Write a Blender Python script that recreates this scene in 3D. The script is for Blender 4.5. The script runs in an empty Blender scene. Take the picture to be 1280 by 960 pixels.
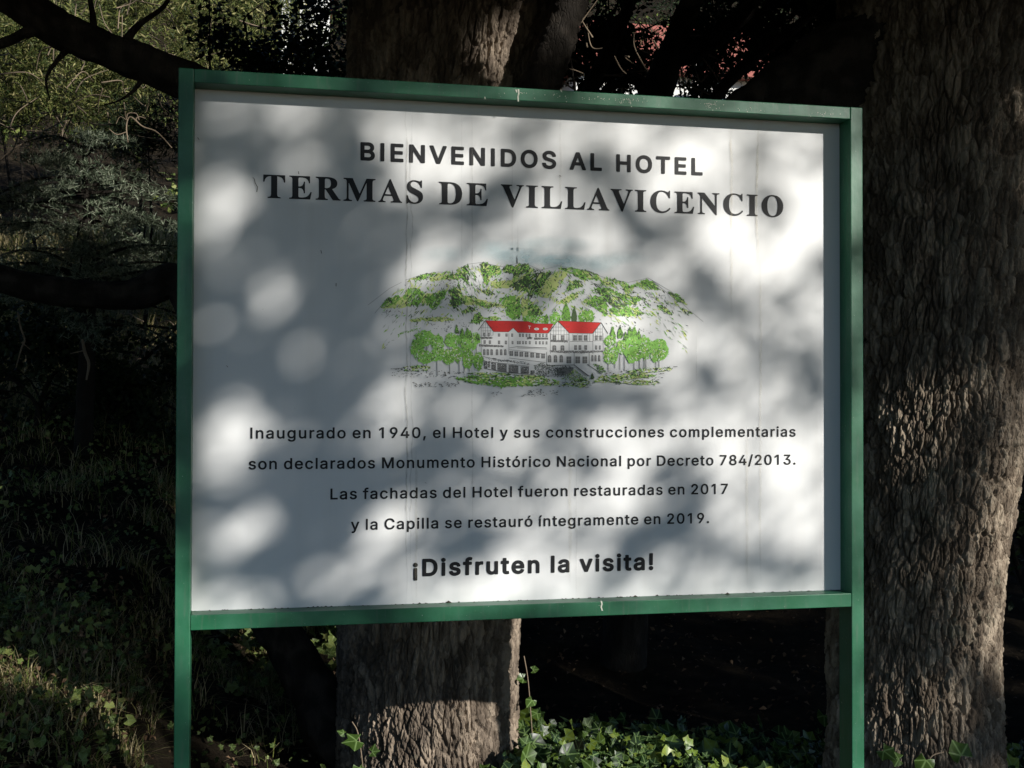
import bpy, math, random
import numpy as np

random.seed(7)
RNG = np.random.default_rng(7)
SC = bpy.context.scene
COL = SC.collection

# ------------------------------------------------------------------ camera
CAM_POS = np.array([0.16883, -3.50257, 1.54291])
YAW, PITCH, ROLL, FPX = 0.2113, 0.0169, 0.0022, 1508.06
_f = np.array([math.sin(YAW) * math.cos(PITCH), math.cos(YAW) * math.cos(PITCH), math.sin(PITCH)])
_r0 = np.array([math.cos(YAW), -math.sin(YAW), 0.0])
_u0 = np.cross(_r0, _f)
_r = _r0 * math.cos(ROLL) + _u0 * math.sin(ROLL)
_u = -_r0 * math.sin(ROLL) + _u0 * math.cos(ROLL)
cam_data = bpy.data.cameras.new('camera')
cam_data.sensor_width = 36.0
cam_data.lens = FPX / 1280.0 * 36.0
cam_data.clip_start = 0.05
cam_data.clip_end = 600.0
cam = bpy.data.objects.new('camera', cam_data)
COL.objects.link(cam)
from mathutils import Matrix, Vector
cam.matrix_world = Matrix(((_r[0], _u[0], -_f[0], CAM_POS[0]), (_r[1], _u[1], -_f[1], CAM_POS[1]),
                           (_r[2], _u[2], -_f[2], CAM_POS[2]), (0, 0, 0, 1)))
SC.camera = cam

# ------------------------------------------------------------------ sky and sun
SUN_EL, SUN_AZ = math.radians(20.3), math.radians(38.4)      # azimuth: from the sign's normal, towards the right
SUN = np.array([math.cos(SUN_EL) * math.sin(SUN_AZ), -math.cos(SUN_EL) * math.cos(SUN_AZ), math.sin(SUN_EL)])
SUN_STRENGTH, SKY_STRENGTH = 5.0, 0.085
world = bpy.data.worlds.new('World')
SC.world = world
world.use_nodes = True
wn = world.node_tree
bg = wn.nodes['Background']
sky = wn.nodes.new('ShaderNodeTexSky')
sky.sky_type = 'NISHITA'
sky.sun_disc = False
sky.sun_elevation = SUN_EL
sky.sun_rotation = math.atan2(SUN[0], SUN[1])
sky.altitude = 1500
sky.ozone_density = 3.0
sky.dust_density = 0.4
wn.links.new(sky.outputs[0], bg.inputs[0])
bg.inputs[1].default_value = SKY_STRENGTH
sl = bpy.data.lights.new('sun', 'SUN')
sl.energy = SUN_STRENGTH
sl.angle = math.radians(0.53)
sl.color = (1.0, 0.962, 0.90)
so = bpy.data.objects.new('sun', sl)
COL.objects.link(so)
so.rotation_euler = Vector(SUN).to_track_quat('Z', 'Y').to_euler()
so.location = (8, -10, 8)
SC.view_settings.view_transform = 'Standard'
SC.view_settings.look = 'None'
SC.view_settings.gamma = 1.0
SC.view_settings.use_curve_mapping = False
SC.view_settings.exposure = 0.6
SC.render.engine = 'CYCLES'
SC.cycles.max_bounces = 5
SC.cycles.diffuse_bounces = 3
SC.cycles.transparent_max_bounces = 6
SC.cycles.use_denoising = True

# ------------------------------------------------------------------ helpers
SZ = 0.95                       # height of the panel opening's lower edge above the ground
def ray(u, v):
    return _f + _r * (u - 640.0) / FPX - _u * (v - 480.0) / FPX
def at(u, v, y):                # the point seen at (u, v) of the photograph in the plane y metres behind the sign
    d = ray(u, v)
    return CAM_POS + d * ((y - CAM_POS[1]) / d[1])

_perm = np.random.default_rng(11).permutation(256)
_perm = np.concatenate([_perm, _perm])
_grad = np.array([[1,1,0],[-1,1,0],[1,-1,0],[-1,-1,0],[1,0,1],[-1,0,1],[1,0,-1],[-1,0,-1],[0,1,1],[0,-1,1],[0,1,-1],[0,-1,-1],[1,1,0],[-1,1,0],[0,-1,1],[0,-1,-1]], float)
def noise3(p):
    p = np.asarray(p, float)
    i = np.floor(p).astype(int)
    f = p - i
    i &= 255
    w = f * f * f * (f * (f * 6 - 15) + 10)
    out = 0.0
    for dx in (0, 1):
        wx = w[..., 0] if dx else 1 - w[..., 0]
        for dy in (0, 1):
            wy = w[..., 1] if dy else 1 - w[..., 1]
            for dz in (0, 1):
                wz = w[..., 2] if dz else 1 - w[..., 2]
                h = _perm[(_perm[(_perm[(i[..., 0] + dx) & 255] + i[..., 1] + dy) & 255] + i[..., 2] + dz) & 255] & 15
                g = _grad[h]
                out = out + wx * wy * wz * (g[..., 0] * (f[..., 0] - dx) + g[..., 1] * (f[..., 1] - dy) + g[..., 2] * (f[..., 2] - dz))
    return out
def fbm(p, oct=4):
    a, s, out = 1.0, 1.0, 0.0
    for k in range(oct):
        out = out + a * noise3(np.asarray(p) * s + k * 17.3)
        a *= 0.5; s *= 2.03
    return out

def tag(o, label=None, cat=None, group=None, kind=None):
    if label: o['label'] = label
    if cat: o['category'] = cat
    if group: o['group'] = group
    if kind: o['kind'] = kind
    return o
def thing(name, label, cat, loc=(0, 0, 0), group=None):
    o = bpy.data.objects.new(name, None)
    o.empty_display_size = 0.2
    COL.objects.link(o)
    o.location = tuple(float(c) for c in loc)
    return tag(o, label, cat, group)
def link(name, me, mats, parent=None):
    o = bpy.data.objects.new(name, me)
    for m in (mats if isinstance(mats, (list, tuple)) else [mats]):
        me.materials.append(m)
    COL.objects.link(o)
    if parent is not None:
        o.parent = parent
        loc = Vector((0, 0, 0)); q = parent
        while q is not None:
            loc += q.location; q = q.parent
        o.location = -loc        # vertices are given in world coordinates
    return o
def mesh_np(name, V, F, mats, parent=None, smooth=False, mi=None, attr=None):
    """V (n,3); F a list of (m,k) index arrays."""
    V = np.asarray(V, np.float32)
    F = [np.asarray(f, np.int32) for f in (F if isinstance(F, list) else [F]) if len(f)]
    me = bpy.data.meshes.new(name)
    me.vertices.add(len(V))
    me.vertices.foreach_set('co', V.ravel())
    loops = np.concatenate([f.ravel() for f in F])
    sizes = np.concatenate([np.full(len(f), f.shape[1], np.int32) for f in F])
    me.loops.add(len(loops))
    me.loops.foreach_set('vertex_index', loops)
    me.polygons.add(len(sizes))
    me.polygons.foreach_set('loop_start', np.concatenate([[0], np.cumsum(sizes)[:-1]]).astype(np.int32))
    if mi is not None:
        me.polygons.foreach_set('material_index', np.asarray(mi, np.int32))
    if smooth:
        me.polygons.foreach_set('use_smooth', np.ones(len(sizes), bool))
    if attr:
        for k, val in attr.items():
            a = me.attributes.new(k, 'FLOAT', 'POINT')
            a.data.foreach_set('value', np.asarray(val, np.float32))
    me.update(calc_edges=True)
    me.validate()
    return link(name, me, mats, parent)
class MB:                        # collects plain shapes for one mesh
    def __init__(s): s.v = []; s.f = []; s.m = []
    def add(s, verts, faces, mi=0):
        b = len(s.v)
        s.v += [tuple(float(c) for c in q) for q in verts]
        s.f += [tuple(b + i for i in f) for f in faces]
        s.m += [mi] * len(faces)
    def box(s, x0, x1, y0, y1, z0, z1, mi=0):
        s.add([(x0,y0,z0),(x1,y0,z0),(x1,y1,z0),(x0,y1,z0),(x0,y0,z1),(x1,y0,z1),(x1,y1,z1),(x0,y1,z1)],
              [(0,3,2,1),(4,5,6,7),(0,1,5,4),(1,2,6,5),(2,3,7,6),(3,0,4,7)], mi)
    def build(s, name, mats, parent=None, bevel=0.0):
        me = bpy.data.meshes.new(name)
        me.from_pydata(s.v, [], s.f)
        me.polygons.foreach_set('material_index', s.m)
        me.update()
        o = link(name, me, mats, parent)
        if bevel:
            b = o.modifiers.new('bevel', 'BEVEL'); b.width = bevel; b.segments = 2; b.limit_method = 'ANGLE'
        return o
def frames(n, spread, rng, normal=None):
    """n random rotation matrices whose third column scatters round `normal`."""
    nrm = np.tile(np.asarray(normal if normal is not None else (0, 0, 1), float), (n, 1)) if np.ndim(normal) != 2 else np.asarray(normal, float)
    nrm = nrm + rng.normal(size=(n, 3)) * spread
    nrm /= np.linalg.norm(nrm, axis=1)[:, None]
    t = rng.normal(size=(n, 3))
    t -= nrm * (t * nrm).sum(1)[:, None]
    t /= np.linalg.norm(t, axis=1)[:, None]
    return np.stack([t, np.cross(nrm, t), nrm], 2)
def scatter(tv, tf, pos, rot, scale):
    """Copies of a template (verts, list of face arrays) at each position: one vertex and face soup."""
    n, k = len(pos), len(tv)
    V = np.einsum('nij,kj->nki', rot, tv) * np.asarray(scale).reshape(n, 1, -1) + pos[:, None, :]
    F = [(f[None] + (np.arange(n) * k)[:, None, None]).reshape(-1, f.shape[1]) for f in tf]
    return V.reshape(-1, 3), F

# ------------------------------------------------------------------ materials
def mat(name):
    m = bpy.data.materials.new(name)
    m.use_nodes = True
    return m, m.node_tree, m.node_tree.nodes['Principled BSDF']
def N(nt, kind, **kw):
    n = nt.nodes.new(kind)
    for k, v in kw.items():
        if k == 'inp':
            for i, x in v.items(): n.inputs[i].default_value = x
        else: setattr(n, k, v)
    return n
def ramp(nt, src, stops):
    r = N(nt, 'ShaderNodeValToRGB')
    el = r.color_ramp.elements
    while len(el) < len(stops): el.new(0.5)
    for e, (p, c) in zip(el, stops):
        e.position = p; e.color = (*c, 1) if len(c) == 3 else c
    nt.links.new(src, r.inputs[0])
    return r.outputs[0]
def objcoord(nt, scale=(1, 1, 1)):
    t = N(nt, 'ShaderNodeTexCoord'); mp = N(nt, 'ShaderNodeMapping')
    mp.inputs['Scale'].default_value = scale
    nt.links.new(t.outputs['Object'], mp.inputs[0])
    return mp.outputs[0]
def noise(nt, co, scale, detail=4, rough=0.55, dist=0.0):
    n = N(nt, 'ShaderNodeTexNoise', inp={'Scale': scale, 'Detail': detail, 'Roughness': rough, 'Distortion': dist})
    nt.links.new(co, n.inputs['Vector'])
    return n.outputs['Fac']
def bump(nt, h, strength, dist, bs):
    b = N(nt, 'ShaderNodeBump', inp={'Strength': strength, 'Distance': dist})
    nt.links.new(h, b.inputs['Height']); nt.links.new(b.outputs[0], bs.inputs['Normal'])
def mixc(nt, fac, a, b):
    m = N(nt, 'ShaderNodeMix', data_type='RGBA')
    for s, x in ((0, fac), (6, a), (7, b)):
        if hasattr(x, 'links'): nt.links.new(x, m.inputs[s])
        else: m.inputs[s].default_value = x if s == 0 else (*x, 1)
    return m.outputs[2]
def plain(name, rgb, rough=0.6, spec=0.3, metal=0.0):
    m, nt, bs = mat(name)
    bs.inputs['Base Color'].default_value = (*rgb, 1)
    bs.inputs['Roughness'].default_value = rough
    bs.inputs['Specular IOR Level'].default_value = spec
    bs.inputs['Metallic'].default_value = metal
    return m
def leafmat(name, stops, trans=0.25, rough=0.45, spec=0.4, vein=None):
    m, nt, bs = mat(name)
    g = N(nt, 'ShaderNodeNewGeometry')
    c = ramp(nt, g.outputs['Random Per Island'], stops)
    n = noise(nt, objcoord(nt), 60, 2)
    c = mixc(nt, ramp(nt, n, [(0.35, (0, 0, 0)), (0.75, (0.35,) * 3)]), c, tuple(x * 0.6 for x in stops[0][1]))
    if vein:
        a = N(nt, 'ShaderNodeAttribute', attribute_name='vein')
        c = mixc(nt, ramp(nt, a.outputs['Fac'], [(0.78, (0, 0, 0)), (0.97, (0.75,) * 3)]), c, vein)
    nt.links.new(c, bs.inputs['Base Color'])
    bs.inputs['Roughness'].default_value = rough
    bs.inputs['Specular IOR Level'].default_value = spec
    if trans:
        tr = N(nt, 'ShaderNodeBsdfTranslucent'); mx = N(nt, 'ShaderNodeMixShader', inp={0: trans})
        nt.links.new(c, tr.inputs[0])
        nt.links.new(bs.outputs[0], mx.inputs[1]); nt.links.new(tr.outputs[0], mx.inputs[2])
        nt.links.new(mx.outputs[0], nt.nodes['Material Output'].inputs[0])
    return m
def barkmat(name, stops, fine=90):
    m, nt, bs = mat(name)
    co = objcoord(nt, (1, 1, 0.35))
    n1 = noise(nt, co, 22, 6, 0.65)
    c = ramp(nt, n1, stops)
    n3 = noise(nt, objcoord(nt), 3.0, 3)
    c = mixc(nt, ramp(nt, n3, [(0.45, (0, 0, 0)), (0.75, (0.5,) * 3)]), c, tuple(0.75 * a + 0.04 for a in stops[1][1]))
    tn = N(nt, 'ShaderNodeAttribute', attribute_name='tone')
    c = mixc(nt, ramp(nt, tn.outputs['Fac'], [(0.25, (0.65,) * 3), (0.5, (0, 0, 0))]), c, tuple(.5 * a for a in stops[1][1]))
    c = mixc(nt, ramp(nt, tn.outputs['Fac'], [(0.55, (0, 0, 0)), (0.8, (0.6,) * 3)]), c, tuple(1.1 * a for a in stops[2][1]))
    li = noise(nt, objcoord(nt), 7.5, 6, 0.7)
    c = mixc(nt, ramp(nt, li, [(0.60, (0, 0, 0)), (0.68, (0.45,) * 3)]), c, tuple(a * b for a, b in zip(stops[2][1], (.62, .74, .72))))
    nt.links.new(c, bs.inputs['Base Color'])
    bs.inputs['Roughness'].default_value = 0.9
    bs.inputs['Specular IOR Level'].default_value = 0.15
    vo = N(nt, 'ShaderNodeTexVoronoi', feature='DISTANCE_TO_EDGE', inp={'Scale': 62, 'Randomness': 1.0})
    wv = N(nt, 'ShaderNodeVectorMath', operation='MULTIPLY_ADD'); nz_ = N(nt, 'ShaderNodeTexNoise', inp={'Scale': 30, 'Detail': 3})
    nt.links.new(co, nz_.inputs['Vector']); nt.links.new(nz_.outputs['Color'], wv.inputs[0]); wv.inputs[1].default_value = (.03, .03, .03); nt.links.new(co, wv.inputs[2])
    nt.links.new(wv.outputs[0], vo.inputs['Vector'])
    ad = N(nt, 'ShaderNodeMath', operation='MULTIPLY_ADD', inp={1: 0.55})
    nt.links.new(ramp(nt, vo.outputs['Distance'], [(0.0, (0, 0, 0)), (0.16, (1, 1, 1))]), ad.inputs[0]); nt.links.new(noise(nt, co, fine, 8, 0.75), ad.inputs[2])
    bump(nt, ad.outputs[0], 0.7, 0.007, bs)
    return m

M = {}
def build_mats():
    m, nt, bs = mat('green_paint')
    n = noise(nt, objcoord(nt, (1, 1, 1)), 7, 6, 0.65)
    c = mixc(nt, ramp(nt, n, [(0.36, (0, 0, 0)), (0.66, (1, 1, 1))]), (0.010, 0.098, 0.042), (0.028, 0.128, 0.070))
    sp = noise(nt, objcoord(nt), 160, 3)
    c = mixc(nt, ramp(nt, sp, [(0.69, (0, 0, 0)), (0.73, (1, 1, 1))]), c, (0.22, 0.30, 0.24))
    ru = noise(nt, objcoord(nt), 11, 8, 0.75)
    c = mixc(nt, ramp(nt, ru, [(0.685, (0, 0, 0)), (0.72, (0.8,) * 3)]), c, (0.09, 0.05, 0.025))
    st = noise(nt, objcoord(nt, (14, 14, 1.5)), 5, 4)
    c = mixc(nt, ramp(nt, st, [(0.54, (0, 0, 0)), (0.78, (0.6,) * 3)]), c, (0.085, 0.12, 0.09))
    nt.links.new(c, bs.inputs['Base Color'])
    bs.inputs['Roughness'].default_value = 0.42
    bs.inputs['Specular IOR Level'].default_value = 0.4
    bump(nt, noise(nt, objcoord(nt), 40, 4), 0.12, 0.004, bs)
    M['green'] = m

    m, nt, bs = mat('white_panel')
    st = noise(nt, objcoord(nt, (4, 4, 0.2)), 5, 4, 0.5)
    c = mixc(nt, ramp(nt, st, [(0.45, (0, 0, 0)), (0.85, (0.55,) * 3)]), (0.665, 0.67, 0.665), (0.585, 0.58, 0.56))
    sp = noise(nt, objcoord(nt), 95, 2)
    c = mixc(nt, ramp(nt, sp, [(0.745, (0, 0, 0)), (0.79, (0.5,) * 3)]), c, (0.42, 0.41, 0.38))
    cl = noise(nt, objcoord(nt), 4, 5)
    c = mixc(nt, ramp(nt, cl, [(0.5, (0, 0, 0)), (0.8, (0.3,) * 3)]), c, (0.55, 0.55, 0.54))
    nt.links.new(c, bs.inputs['Base Color'])
    bs.inputs['Roughness'].default_value = 0.5
    bs.inputs['Specular IOR Level'].default_value = 0.3
    M['panel'] = m
    M['ink'] = plain('black_lettering', (0.010, 0.0105, 0.012), 0.5, 0.22)
    def stain(name, rgb, alpha, streak=True):
        m, nt, bs = mat(name)
        a = N(nt, 'ShaderNodeAttribute', attribute_name='fade')
        n = noise(nt, objcoord(nt, (4, 4, 1)), 22, 4) if streak else noise(nt, objcoord(nt), 14, 3)
        mu = N(nt, 'ShaderNodeMath', operation='MULTIPLY'); mu2 = N(nt, 'ShaderNodeMath', operation='MULTIPLY', inp={1: alpha})
        nt.links.new(a.outputs['Fac'], mu.inputs[0]); nt.links.new(ramp(nt, n, [(0.3, (0.25,) * 3), (0.6, (1,) * 3)]), mu.inputs[1])
        nt.links.new(mu.outputs[0], mu2.inputs[0]); nt.links.new(mu2.outputs[0], bs.inputs['Alpha'])
        bs.inputs['Base Color'].default_value = (*rgb, 1); bs.inputs['Roughness'].default_value = 0.7
        return m
    M['stain_dark'] = stain('grey_drip_stain', (0.24, 0.23, 0.20), 0.55)
    M['stain_rust'] = stain('rusty_drip_stain', (0.50, 0.43, 0.29), 0.5)
    M['wash'] = stain('pale_blue_wash', (0.36, 0.58, 0.62), 0.7, False)
    M['dropping'] = plain('whitish_dropping', (0.55, 0.57, 0.48), 0.8, 0.2)
    M['grime'] = plain('dark_grime', (0.05, 0.045, 0.035), 0.95, 0.1)
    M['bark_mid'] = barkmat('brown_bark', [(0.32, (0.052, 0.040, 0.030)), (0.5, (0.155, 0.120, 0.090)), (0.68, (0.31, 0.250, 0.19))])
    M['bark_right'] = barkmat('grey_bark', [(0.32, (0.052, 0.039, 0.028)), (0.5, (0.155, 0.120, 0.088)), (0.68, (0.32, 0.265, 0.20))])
    M['bark_shade_tone'] = barkmat('shade_toned_bark', [(0.30, (0.010, 0.008, 0.007)), (0.52, (0.022, 0.018, 0.014)), (0.75, (0.045, 0.037, 0.03))])  # near-black copy of the bark: shade on the limbs put into the colour
    M['twig'] = plain('dry_twig', (0.20, 0.155, 0.11), 0.85, 0.15)
    M['ivy'] = leafmat('ivy_leaf', [(0.0, (0.014, 0.032, 0.010)), (0.45, (0.028, 0.062, 0.016)), (0.68, (0.07, 0.125, 0.02)), (0.87, (0.18, 0.26, 0.03)), (1.0, (0.30, 0.36, 0.07))], 0.25, 0.38, 0.45, vein=(0.22, 0.33, 0.12))
    M['weed'] = leafmat('weed_leaf', [(0.0, (0.03, 0.05, 0.012)), (0.5, (0.08, 0.12, 0.028)), (0.8, (0.17, 0.22, 0.05)), (1.0, (0.28, 0.29, 0.10))], 0.25, 0.5, 0.3, vein=(0.2, 0.26, 0.1))
    M['grass'] = leafmat('grass_blade', [(0.0, (0.06, 0.10, 0.02)), (0.35, (0.15, 0.17, 0.04)), (0.5, (0.32, 0.26, 0.12)), (1.0, (0.58, 0.48, 0.30))], 0.3, 0.6, 0.2)
    M['litter'] = leafmat('dead_leaf', [(0.0, (0.05, 0.03, 0.018)), (0.6, (0.13, 0.08, 0.045)), (1.0, (0.24, 0.16, 0.10))], 0.1, 0.8, 0.15)
    M['cedar'] = leafmat('cedar_needle', [(0.0, (0.03, 0.048, 0.028)), (0.5, (0.10, 0.13, 0.08)), (1.0, (0.30, 0.33, 0.24))], 0.1, 0.5, 0.3)
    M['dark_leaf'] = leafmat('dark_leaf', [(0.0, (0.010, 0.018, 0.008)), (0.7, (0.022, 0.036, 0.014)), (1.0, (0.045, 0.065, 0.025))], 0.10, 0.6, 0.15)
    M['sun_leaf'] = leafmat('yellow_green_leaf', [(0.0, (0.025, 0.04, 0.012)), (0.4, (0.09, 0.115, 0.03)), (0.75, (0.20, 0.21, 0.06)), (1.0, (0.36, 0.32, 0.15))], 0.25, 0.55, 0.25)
    m, nt, bs = mat('soil')
    co = objcoord(nt)
    c = ramp(nt, noise(nt, co, 6, 8, 0.7), [(0.3, (0.010, 0.008, 0.006)), (0.55, (0.026, 0.020, 0.013)), (0.8, (0.06, 0.047, 0.03))])
    nt.links.new(c, bs.inputs['Base Color'])
    bs.inputs['Roughness'].default_value = 1.0; bs.inputs['Specular IOR Level'].default_value = 0.05
    bump(nt, noise(nt, co, 30, 8, 0.7), 1.0, 0.05, bs)
    M['soil'] = m
    m, nt, bs = mat('house_plaster')
    n = noise(nt, objcoord(nt), 1.5, 6)
    nt.links.new(ramp(nt, n, [(0.3, (0.50, 0.50, 0.48)), (0.7, (0.66, 0.65, 0.62))]), bs.inputs['Base Color'])
    bs.inputs['Roughness'].default_value = 0.9
    M['plaster'] = m
    m, nt, bs = mat('red_tiles')
    n = noise(nt, objcoord(nt, (1, 4, 1)), 5, 5)
    nt.links.new(ramp(nt, n, [(0.3, (0.26, 0.07, 0.05)), (0.7, (0.36, 0.12, 0.09))]), bs.inputs['Base Color'])
    bs.inputs['Roughness'].default_value = 0.85
    M['red'] = m
    M['window'] = plain('window_glass', (0.03, 0.035, 0.045), 0.1, 0.5)
    M['pale_post'] = plain('pale_post', (0.55, 0.53, 0.48), 0.7)
build_mats()
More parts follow.
